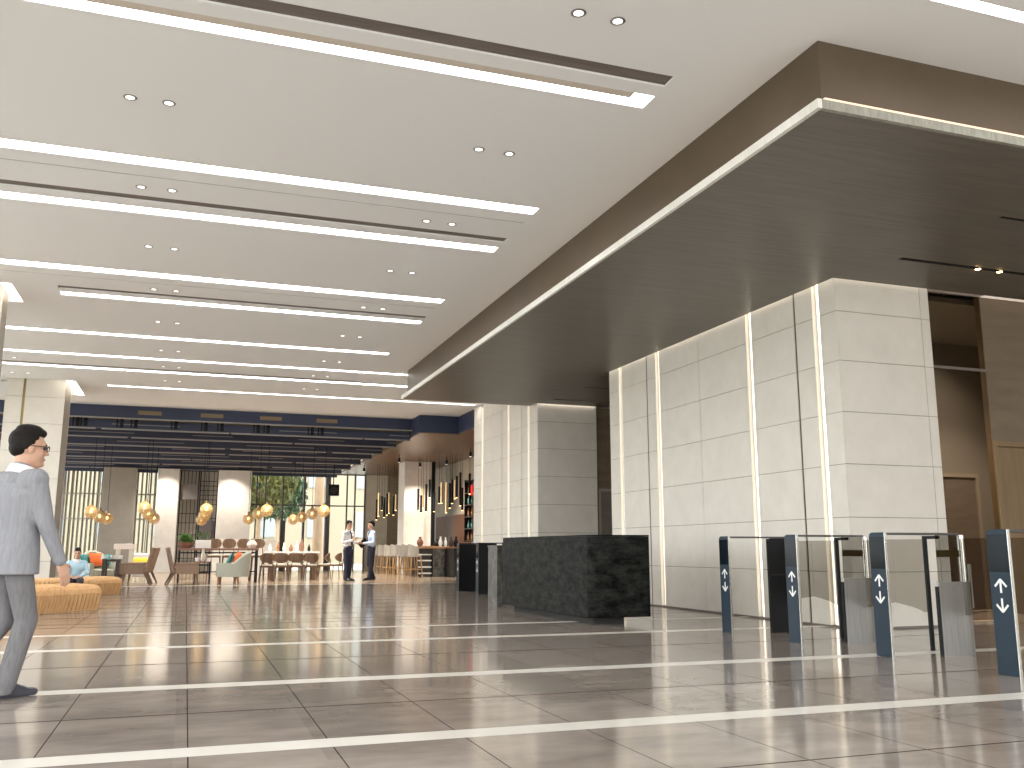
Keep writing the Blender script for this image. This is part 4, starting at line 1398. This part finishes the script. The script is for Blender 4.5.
# bench with yellow cushion
xa, xb = fx(126, 30.5), fx(150, 30.5)
t = thing('sofa', 'pale grey sofa behind the left facing lounge chair', 'sofa', ((xa + xb) / 2, 30.9, 0))
hx = (xb - xa) / 2
MB().box(-hx, hx, -.35, .35, .14, .46).build('seat', M['lavender'], t, bevel=.04)
MB().box(-hx, hx, .22, .40, .46, .86).build('backrest', M['lavender'], t, bevel=.05)
for sx in (-1, 1):
    for sy in (-1, 1):
        MB().cyl((sx * (hx - .1), sy * .28, .14), (sx * (hx - .08), sy * .30, 0), .025, .018, 8).build('leg', M['wood_dark'], t)
o = MB().box(-.38, .38, -.05, .05, -.12, .12).build('bolster', M['yellow'], bevel=.045, loc=((xa + xb) / 2 + .05, 30.98, .59))
tag(o, 'yellow bolster lying on the pale grey sofa', 'cushion')

# cups
def mk_cup():
    t = thing('cup', '', 'cup', group='white cups')
    MB().lathe([(.06, 0), (.075, .008), (.085, .02), (.075, .012), (.045, .012), (.062, .07), (.065, .11), (.058, .11), (.04, .03)], n=14).build('bowl', M['white'], t, smooth=True)
    MB().tube([(.06, 0, .09), (.095, 0, .085), (.095, 0, .05), (.055, 0, .04)], .008, 6).build('handle', M['white'], t, smooth=True)
    return t
cup = Kind(mk_cup)
cx = (fx(101, 27.6) + fx(118.5, 27.6)) / 2
cup((cx - .20, 27.5, .70), 0, 'white cup at the left end of the dark side table')
cup((cx + .02, 27.62, .70), 1, 'white cup in the middle of the dark side table')
cup((cx + .21, 27.75, .70), 2, 'white cup at the right end of the dark side table')
cx = (xa3 + xb3) / 2
cup((cx - .16, 28.5, .62), 0, 'left white cup on the small dark table')
cup((cx + .16, 28.5, .62), 2, 'right white cup on the small dark table')
def vase(loc, h, r, m, lab, cat='vase', name='vase', grp=None):
    o = MB().lathe([(r * .6, 0), (r, h * .3), (r * .9, h * .55), (r * .4, h * .8), (r * .45, h), (r * .3, h), (r * .3, h * .85)], n=12).build(name, m, smooth=True, loc=loc)
    return tag(o, lab, cat, grp)
vase((cx, 28.58, .62), .36, .07, M['cream_fabric'], 'tall pale vase between the cups on the small dark table')
# planters
def foliage(mb, n, rx, rz, z0, seed, blade=(.10, .03), up=.5):
    rnd = random.Random(seed)
    for k in range(n):
        a = rnd.uniform(0, 2 * PI)
        r = rx * rnd.uniform(0, 1) ** .5
        c = Vector((r * math.cos(a), r * math.sin(a), z0 + rz * rnd.uniform(0, 1)))
        e = Euler((rnd.uniform(-1, 1), rnd.uniform(-1.2, .2), rnd.uniform(0, 6.3))).to_matrix()
        L, W = blade[0] * rnd.uniform(.7, 1.3), blade[1]
        mb.add([c + e @ Vector(p) for p in ((0, 0, 0), (L * .5, -W, .01), (L, 0, 0), (L * .5, W, .01))], [(0, 1, 2, 3)])
bx_ = fx(186, 29.2, 1.1)
t = thing('planter_bowl', 'brown bowl planter with bushy green plant at the left end of the high table', 'planter', (bx_, 29.2, 1.0))
MB().lathe([(.12, 0), (.20, .07), (.24, .17), (.22, .17), (.18, .09), (.05, .06)], n=20).build('bowl', M['terracotta'], t, smooth=True)
mb = MB(); foliage(mb, 380, .16, .24, .12, 5, (.11, .025))
mb.build('foliage', M['leaf'], t)['kind'] = 'stuff'
bx_ = fx(203, 29.2, 1.1)
t = thing('planter_box', 'white box planter with two spiky plants on the high table', 'planter', (bx_, 29.2, 1.0))
MB().box(-.22, .22, -.13, .13, 0, .24).build('box', M['white'], t, bevel=.008)
for s in (-1, 1):
    mb = MB()
    rnd = random.Random(s + 9)
    for k in range(26):
        a = rnd.uniform(0, 6.28); tl = rnd.uniform(.05, .5)
        d = Vector((math.cos(a) * math.sin(tl), math.sin(a) * math.sin(tl), math.cos(tl)))
        n_ = Vector((-math.sin(a), math.cos(a), 0))
        L = rnd.uniform(.2, .34)
        mb.add([-n_ * .012, n_ * .012, d * L * .6 + n_ * .014, d * L, d * L * .6 - n_ * .014], [(0, 1, 2, 3, 4)])
    mb.build('spiky_plant', M['leaf'], t, loc=(s * .11, 0, .235))
# round back chairs
def mk_round(seat_h, back_h, nm):
    def f():
        t = thing(nm, '', 'chair')
        MB().box(-.19, .21, -.20, .20, seat_h - .06, seat_h - .01).build('seat', M['wood_brown'], t, bevel=.015)
        MB().box(-.17, .20, -.185, .185, seat_h - .009, seat_h + .035).build('seat_pad', M['cream_fabric'], t, bevel=.015)
        mb = MB()
        n = 14
        vs, fs = [], []
        zc = back_h - .13
        for k in range(n + 1):
            a = R(-75) + R(150) * k / n
            u = k / n * 2 - 1
            hh = .13 * (1 - abs(u) ** 3.0) + .015
            for rr in (.215, .19):
                for z in (zc - hh, zc + hh):
                    vs.append((.03 - math.cos(a) * rr, math.sin(a) * rr, z))
        for k in range(n):
            o = k * 4
            for p, q in ((0, 1), (1, 3), (3, 2), (2, 0)):
                fs.append((o + p, o + q, o + 4 + q, o + 4 + p))
        fs += [(0, 2, 3, 1), (n * 4, n * 4 + 1, n * 4 + 3, n * 4 + 2)]
        mb.add(vs, fs)
        mb.build('backrest', M['wood_brown'], t, smooth=True)
        for sx in (-1, 1):
            for s in (-1, 1):
                top = (sx * .16, s * .17, seat_h - .055)
                MB().cyl(top, (sx * .205, s * .20, 0), .020, .013, 8).build('leg', M['wood_brown'], t)
        for s in (-1, 1):
            MB().cyl((-.17, s * .17, seat_h - .02), (-.20, s * .13, back_h - .16), .014, .014, 8).build('back_post', M['wood_brown'], t)
        return t
    return f
hi = Kind(mk_round(.78, 1.28, 'high_chair'))
nth = ['first', 'second', 'third', 'fourth', 'fifth', 'sixth']
for k, px in enumerate((215, 229.5, 244, 258.5)):
    hi((fx(px, 30.0, 1.2), 30.0, 0), R(-90), f'round back high chair behind the planter table, {nth[k]} from the left', 'round back high chairs')
lo = Kind(mk_round(.48, .84, 'dining_chair'))
for k, px in enumerate((267, 282, 297, 312)):
    lo((fx(px, 29.3, .5), 29.45, 0), R(90), f'brown dining chair on the near side of the white table, {nth[k]} from left', 'dining chairs round the white table')
lo((fx(324, 30.7, .5), 30.7, 0), R(180), 'brown dining chair at the right end of the white table', 'dining chairs round the white table')
lo((fx(336, 31.2, .5), 31.2, 0), R(150), 'brown dining chair with cream pad standing just left of the two men', 'dining chairs round the white table')
for k, px in enumerate((279, 294, 309)):
    lo((fx(px, 31.75, .5), 31.75, 0), R(-90), f'brown dining chair on the window side of the white table, {nth[k]} from the left', 'dining chairs round the white table')
# table ware
tw = [(270, .24, .055, 'white', 'white vase at the left end of the white dining table'), (278, .30, .05, 'bottle_amber', 'amber bottle near the left end of the white dining table'),
      (284, .28, .05, 'white', 'white bottle left of centre on the dining table'), (291, .22, .07, 'terracotta', 'brown jar at the centre of the dining table'),
      (297, .34, .05, 'white', 'tall white bottle right of centre on the dining table'), (301.5, .40, .09, 'terracotta', 'large reddish vase right of centre on the dining table'),
      (309, .22, .05, 'black', 'small dark bottle near the right end of the dining table')]
for px, h, r, m, lab in tw:
    vase((fx(px, 30.6, 1.0), 30.6, .90), h, r, M[m], lab, 'tableware', 'table_vase', 'vessels on the white dining table')
o = vase((fx(252, 29.2, 1.1), 29.2, 1.0), .30, .15, M['cream_fabric'], 'round cream vase at the right end of the high table')

# cream banquette wall behind the high chairs
struct(MB().box(fx(213, 39.5, 1), fx(276, 39.5, 1), 39.5, 39.9, 0, 1.38).build('trim_banquette_wall', M['concrete'], bevel=.02))
# wire screens
def screen(px0, px1, Y, label, cells, panel=None):
    xa, xb = fx(px0, Y, 2), fx(px1, Y, 2)
    t = thing('wire_screen', label, 'screen', ((xa + xb) / 2, Y, 0), 0, 'black wire screens')
    hx = (xb - xa) / 2
    MB().box(-hx, -hx + .05, -.03, .03, 0, 4.33).box(hx - .05, hx, -.03, .03, 0, 4.33).build('frame', M['black'], t)
    mb = MB()
    for x in cells[0]:
        mb.box(-hx + x * 2 * hx - .012, -hx + x * 2 * hx + .012, -.012, .012, 0, 4.33)
    for z in cells[1]:
        mb.box(-hx, hx, -.012, .012, z - .012, z + .012)
    mb.build('wire_grid', M['black'], t)
    if panel:
        MB().box(-hx + panel[0] * 2 * hx, -hx + panel[1] * 2 * hx, -.02, .02, panel[2], panel[3]).build('panel', panel[4], t)
screen(177.5, 197, 42.3, 'black wire grid screen with a grey upper panel beside the left pale column', ((.2, .4, .6, .8), (.6, 1.1, 1.6, 2.1, 2.5, 3.1, 3.7)), (.06, .94, 3.1, 3.75, mat('mesh_grey', (.22, .20, .19), .7)))
screen(197.5, 216, 42.3, 'black wire grid screen with a dark lower panel beside the right pale column', ((.25, .5, .75), (2.3, 2.9, 3.1, 3.3, 3.5, 3.7, 3.9)), (.0, 1.0, 1.2, 2.2, mat('dark_plum_panel', (.07, .055, .06), .5)))
struct(MB().box(fx(176.5, 43.2, 2), fx(217, 43.2, 2), 43.2, 43.3, 0, 4.39).build('wall_behind_screens', mat('linen_wall', (.50, .46, .40), .8)))

# ------------------------------------------------------------------ pendants
def mk_globe():
    t = thing('globe_pendant', '', 'pendant light', group='amber globe pendants')
    MB().ell((0, 0, 0), (.20, .20, .20), None, 20, 12).build('globe', M['amber'], t, smooth=True)
    MB().ell((0, 0, .02), (.045, .045, .06), None, 10, 8).build('bulb', M['warm_bulb'], t, smooth=True)
    MB().cyl((0, 0, .18), (0, 0, .27), .05, .04, 10).build('cap', M['brass'], t)
    MB().cyl((0, 0, .27), (0, 0, 2.2), .008, .008, 6).build('cord', M['black'], t)
    return t
globe = Kind(mk_globe)
gp = [(91, 512, 31, 'largest amber globe pendant on the left of the three over the seated man'), (99.5, 516.5, 33, 'middle amber globe pendant of the three over the seated man'), (107, 518.5, 35, 'amber globe pendant on the right of the three over the seated man'),
      (144.5, 508, 31, 'top amber globe pendant of the three before the left pale column'), (148.5, 514, 33, 'middle amber globe pendant of the three before the left pale column'), (154, 518.5, 35, 'lowest amber globe pendant of the three before the left pale column'),
      (206.5, 509.5, 31, 'top amber globe pendant of the three before the wire screens'), (204.5, 515, 33, 'middle amber globe pendant of the three before the wire screens'), (201.5, 520, 35, 'lowest amber globe pendant of the three before the wire screens'),
      (248.4, 519, 35, 'amber globe pendant hanging at the edge of the right pale column'), (258.5, 513.5, 33, 'amber globe pendant before the tree, left one of a close pair'), (266.8, 510.5, 31, 'amber globe pendant before the tree, right one of a close pair'),
      (293, 519.5, 37, 'lowest and leftmost amber globe of the four over the long table'), (301.5, 517, 35, 'second amber globe from the left of the four over the long table'),
      (312, 514, 33, 'third amber globe from the left of the four over the long table'), (324, 511, 31, 'highest amber globe at the right of the four over the long table')]
def zfor(px, py, Y):
    x = fx(px, Y, 2.2)
    d = (x * math.sin(YAW) + Y * math.cos(YAW)) * math.cos(PITCH) + 1.25 * math.sin(PITCH)
    # solve z: (384-py)/F = (u.(P-C))/(fw.(P-C))
    k = (384 - py) / FPX
    h = x * math.sin(YAW) + Y * math.cos(YAW)
    return EYE + h * (k * math.cos(PITCH) + math.sin(PITCH)) / (math.cos(PITCH) - k * math.sin(PITCH))
for px, py, Y, lab in gp:
    z = zfor(px, py, Y)
    o = globe((fx(px, Y, z), Y, z), 0, lab)
    for ch in o.children:
        if ch.name.startswith('cord'):
            ch.data = MB().cyl((0, 0, .27), (0, 0, 5.40 - z), .008, .008, 6).data('cord', M['black'])
def mk_tube(L, m, nm):
    def f():
        t = thing('tube_pendant', '', 'pendant light', group='tube pendants over the bar')
        MB().cyl((0, 0, 0), (0, 0, L), .045, n=12).build('tube', m, t, smooth=True)
        MB().cyl((0, 0, -.012), (0, 0, .004), .036, n=12).build('lens', M['warm_bulb'], t)
        MB().cyl((0, 0, L), (0, 0, L + .012), .05, n=12).build('cap', M['black'], t)
        MB().cyl((0, 0, L + .012), (0, 0, L + 1.3), .006, n=6).build('cord', M['black'], t)
        return t
    return f
tubes = {}
def tube_p(px, y0, y1, Y, kind, lab):
    zb = zfor(px, y1, Y)
    zt = zfor(px, y0, Y)
    L = zt - zb
    o = mk_tube(L, M['gold'] if kind else M['black'], '')()
    o.location = (fx(px, Y, zb), Y, zb)
    o['label'] = lab
    for ch in o.children:
        if ch.name.startswith('cord'):
            me = MB().cyl((0, 0, L + .012), (0, 0, 4.5 - zb), .006, n=6).data('cord', M['black'])
            ch.data = me
def cl(lst, Y, where):
    cnt = {0: 0, 1: 0}
    tot = {0: sum(1 for l in lst if not l[3]), 1: sum(1 for l in lst if l[3])}
    w_ = ['first', 'second', 'third', 'fourth', 'fifth', 'sixth', 'seventh', 'eighth']
    for i, (x, a, b, k) in enumerate(lst):
        nm = 'gold' if k else 'black'
        cnt[k] += 1
        tube_p(360 + x / 8.533, 440 + a / 8.533, 440 + b / 8.533, Y + (i % 3) * .5, k, f'{nm} tube pendant {where}, {w_[cnt[k] - 1]} {nm} one from the left')
cl([(140, 510, 680, 0), (158, 450, 650, 1), (185, 480, 600, 0), (205, 490, 660, 0), (230, 460, 640, 0), (247, 450, 625, 1), (285, 480, 640, 0), (305, 465, 600, 1), (332, 450, 610, 0)], 38.0, 'over the far end of the bar')
cl([(495, 420, 600, 0), (520, 475, 620, 0), (537, 410, 580, 1), (563, 380, 610, 0), (594, 340, 490, 0), (632, 455, 610, 0)], 34.5, 'before the bar column')
cl([(675, 400, 540, 0), (695, 360, 540, 1), (735, 360, 620, 1), (765, 370, 580, 0), (785, 340, 540, 0), (810, 340, 500, 1), (825, 310, 490, 0), (855, 280, 560, 0), (872, 410, 600, 0), (935, 290, 460, 0)], 32.6, 'over the near end of the bar')
# spotlights: washes on the columns, the rest added to brighten dining, bar, corridor
def mk_track():
    t = thing('track_spotlight', '', 'spotlight', group='spotlights in the dining and bar ceiling')
    MB().cyl((0, 0, 0), (0, 0, .16), .05, n=12).build('head', M['black'], t, smooth=True)
    MB().cyl((0, 0, .16), (0, 0, .30), .012, n=6).build('stem', M['black'], t)
    MB().cyl((0, 0, -.004), (0, 0, .002), .042, n=12).build('lens', M['down'], t)
    return t
track = Kind(mk_track)
def spot_at(loc, aim, watt, size, lab):
    o = track(loc, 0, lab)
    top = (5.40 if loc[2] > 4.5 else 4.50 if loc[1] > 20 else 4.42) - loc[2]
    for ch in o.children:
        if ch.name.startswith('stem'):
            ch.data = MB().cyl((0, 0, .16), (0, 0, top), .012, n=6).data('stem', M['black'])
    ld = bpy.data.lights.new('lamp', 'SPOT')
    ld.energy = watt * 0.42
    ld.color = (1.0, 0.90, 0.76)
    ld.spot_size = R(size)
    ld.spot_blend = .8
    ld.shadow_soft_size = .06
    l = bpy.data.objects.new('lamp', ld)
    COL.objects.link(l)
    l.parent = o
    l.location = (0, 0, -.03)
    d = Vector(aim) - Vector(loc)
    l.rotation_euler = d.to_track_quat('-Z', 'Y').to_euler()
for x, y, w_, lab in ((-2.6, 29.8, 900, 'over the seated man'), (-.6, 29.8, 900, 'over the brown lounge chairs'), (1.5, 29.8, 900, 'over the sage armchair'), (3.6, 29.8, 900, 'over the long white table'),
                      (5.4, 29.8, 900, 'over the two talking men'), (-2.0, 36.4, 900, 'deep over the left dining area'), (1.2, 36.4, 900, 'deep before the wire screens'), (4.2, 36.4, 900, 'deep before the tree window')):
    spot_at((x, y, 4.62), (x, y + .4, 0), w_, 105, 'added spotlight brightening the dining area between the navy baffles, ' + lab)  # lamps added to brighten the dining area
spot_at((fx(166, 41.2, 4), 41.2, 4.62), (fx(166, 42, 3), 42.0, 2.2), 260, 60, 'small spotlight washing the left pale column')
spot_at((fx(232, 41.2, 4), 41.2, 4.62), (fx(228, 42, 3), 42.0, 2.2), 260, 60, 'small spotlight washing the right pale column')
spot_at((fx(420, 35.6, 4), 35.6, 4.20), (fx(418, 36.5, 3), 36.5, 2.2), 85, 60, 'small spotlight washing the bar column')
spot_at((9.3, 31.0, 4.20), (10.3, 31.6, 1.6), 420, 85, 'added spotlight brightening the near bottle shelf')  # this and the next three lamps are added to brighten the bar
spot_at((9.3, 34.2, 4.20), (10.3, 35.2, 1.6), 420, 85, 'added spotlight brightening the wood panel behind the bar')
spot_at((6.9, 38.6, 4.20), (8.2, 44, 1.5), 600, 95, 'added spotlight brightening the beige wall behind the bar stools')
spot_at((7.4, 34.0, 4.20), (7.7, 34.6, 0), 700, 100, 'added spotlight brightening the bar stools')
spot_at((9.7, 10.6, 4.10), (10.1, 12.0, 2.6), 210, 110, 'added unseen spotlight brightening the corridor behind the tinted glass, near the stone block')  # both corridor lamps are added out of view to lighten its wall
spot_at((11.75, 10.6, 4.10), (11.4, 12.0, 2.4), 210, 110, 'added unseen spotlight brightening the corridor behind the tinted glass, before the dark door')
# hanging screen
x = fx(333, 38, 3)
z = zfor(333, 490, 38)
t = thing('hanging_speaker', 'black box speaker hanging before the right hand window', 'speaker', (x, 38, z))
MB().box(-.22, .22, -.16, .16, -.24, .22).build('cabinet', M['black'], t, bevel=.02)
MB().cyl((0, 0, .22), (0, 0, 5.4 - z), .02, n=8).build('bracket', M['black'], t)
MB().lathe([(.15, -.165), (.15, -.161)], n=20).build('cone', M['dark_void'], t)
for ch in t.children:
    if ch.name.startswith('cone'):
        ch.rotation_euler = (0, 0, 0)
        ch.data = MB().cyl((0, -.170, -.02), (0, -.161, -.02), .14, n=20).data('cone', M['dark_void'])

# ------------------------------------------------------------------ bar
def bar():
    t = thing('bar_counter', 'long bar counter with wooden top and dark marble front under the tube pendants', 'bar counter', (0, 0, 0))
    x0, x1, xr = 8.42, 9.0, 10.3
    y0 = 32.6
    MB().box(x0, x1, y0, 36.40, 0.0, 1.0).box(x0 + .9, x1 + .9, 37.7, 42.0, 0, 1.0).build('long_front', M['dark_void'], t)
    MB().box(x0 - .02, x1 - .18, y0 - .06, y0 - .01, 0, 1.0).build('end_panel', M['marble_vein'], t)
    MB().box(x1 - .1, xr, 31.6, 32.55, 0, 1.0).build('short_front', M['dark_void'], t)
    MB().box(x0 - .34, x1 + .04, y0 - .08, 36.42, 1.002, 1.09).build('bar_top', M['bar_wood'], t, bevel=.008)
    MB().box(x1 - .14, xr, 31.54, 32.50, 1.002, 1.06).build('side_top', M['wood_red'], t, bevel=.008)
bar()
def mk_stool():
    t = thing('bar_stool', '', 'bar stool', group='bar stools along the bar')
    MB().box(-.21, .21, -.22, .22, .70, .79).build('seat', M['stool_fabric'], t, bevel=.03)
    mb = MB()
    n = 12
    vs, fs = [], []
    for k in range(n + 1):
        a = R(-95) + R(190) * k / n
        u = abs(k / n * 2 - 1)
        top = 1.16 - .14 * u ** 2
        for rr, zz in ((.27, .72), (.28, top), (.23, top), (.22, .72)):
            vs.append((.03 - math.cos(a) * rr, math.sin(a) * rr, zz))
    for k in range(n):
        for j in range(4):
            fs.append((k * 4 + j, k * 4 + (j + 1) % 4, (k + 1) * 4 + (j + 1) % 4, (k + 1) * 4 + j))
    fs += [(0, 1, 2, 3), tuple(n * 4 + j for j in (3, 2, 1, 0))]
    mb.add(vs, fs)
    mb.build('backrest', M['stool_fabric'], t, smooth=True)
    for sx in (-1, 1):
        for s in (-1, 1):
            MB().bar((sx * .17, s * .18, .70), (sx * .23, s * .23, 0), .04, .028).build('leg', M['wood_oak'], t)
    mb = MB()
    q = [(-.205, -.21, .27), (.205, -.21, .27), (.205, .21, .27), (-.205, .21, .27)]
    for a, b in zip(q, q[1:] + q[:1]):
        mb.bar(a, b, .025)
    mb.build('footrest', M['wood_oak'], t)
    return t
stool = Kind(mk_stool)
for k, y in enumerate((32.6, 33.6, 34.6, 35.6, 36.8, 38.0, 39.3)):
    stool((7.72, y, 0), R(8), f'cream bar stool on oak legs, {("first", "second", "third", "fourth", "fifth", "sixth", "seventh")[k]} from the near end of the bar')
# crate shelf beside the first stool
t = thing('crate_shelf', 'small white open shelf standing against the bar end', 'shelf', (8.18, 32.85, 0))
for k, z in enumerate((.10, .32, .55, .76)):
    MB().box(-.24, .20, -.16, .16, z, z + .05).build('shelf_board', M['white'], t)
for sx in (-.23, .17):
    MB().box(sx, sx + .03, -.15, .15, 0, .8).build('side_post', M['black'], t)
for px, h, r, m, lab in ((420, .34, .13, 'terracotta', 'reddish pot at the left end of the bar top'), (437, .24, .15, 'black', 'dark bowl on the bar top beside the reddish pot'), (440.5, .36, .07, 'white', 'left white jug on the bar top'),
                         (445.5, .34, .06, 'white', 'right white jug on the bar top'), (451, .34, .09, 'wood_dark', 'dark jar on the bar right of the white jugs'), (456, .36, .09, 'black', 'black jar at the right of the bar items')):
    Y = 33.4 if px < 438 else 32.0
    zz = 1.09 if px < 438 else 1.06
    if 438 < px: pass
    vase((fx(px, Y, 1.2), Y, zz), h, r, M[m], lab, 'barware', 'bar_jar', 'jars on the bar')
# back bar on the right wall
mb = MB().box(10.27, 10.318, 34.2, 39.4, 0, 2.35)
struct(mb.build('trim_wood_panel', M['panel_wood']))
t = thing('bottle_shelf', 'wall shelf unit with bottles behind the bar', 'shelf', (10.05, 30.5, 0))
MB().box(.22, .26, -1.5, 3.6, 1.25, 3.6).build('back_panel', M['panel_wood'], t)
for z in (1.3, 1.75, 2.2, 2.65, 3.1, 3.55):
    MB().box(-.05, .22, -1.5, 3.6, z - .025, z).build('shelf_board', M['wood_dark'], t)
for y in (-1.5, .2, 1.9, 3.57):
    MB().box(-.05, .22, y, y + .03, 1.25, 3.6).build('upright', M['black'], t)
def mk_bottle(m):
    def f():
        o = MB().lathe([(.04, 0), (.045, .01), (.045, .20), (.02, .26), (.017, .33), (.02, .335), (.012, .335)], n=12).build('bottle', m, smooth=True)
        return tag(o, '', 'bottle', 'bottles on the bar shelf')
    return f
bt, ba = Kind(mk_bottle(M['bottle_teal'])), Kind(mk_bottle(M['bottle_amber']))
for zi, z in enumerate((1.3, 1.75, 2.2, 2.65, 3.1)):
    for k in range(11):
        kd = (bt, ba)[(k // 3 + zi) % 2]
        y = 29.3 + k * .46
        kd((10.12, y, z), 0, 'small glass bottle on the wall shelf behind the bar')
x, Y = 9.95, 31.6
o = MB().box(-.02, .02, -.16, .16, -.18, .18).build('lit_sign', M['red_glow'], bevel=.01, loc=(9.96, 33.1, 3.16))
tag(o, 'small glowing red sign on the bar shelf', 'sign')
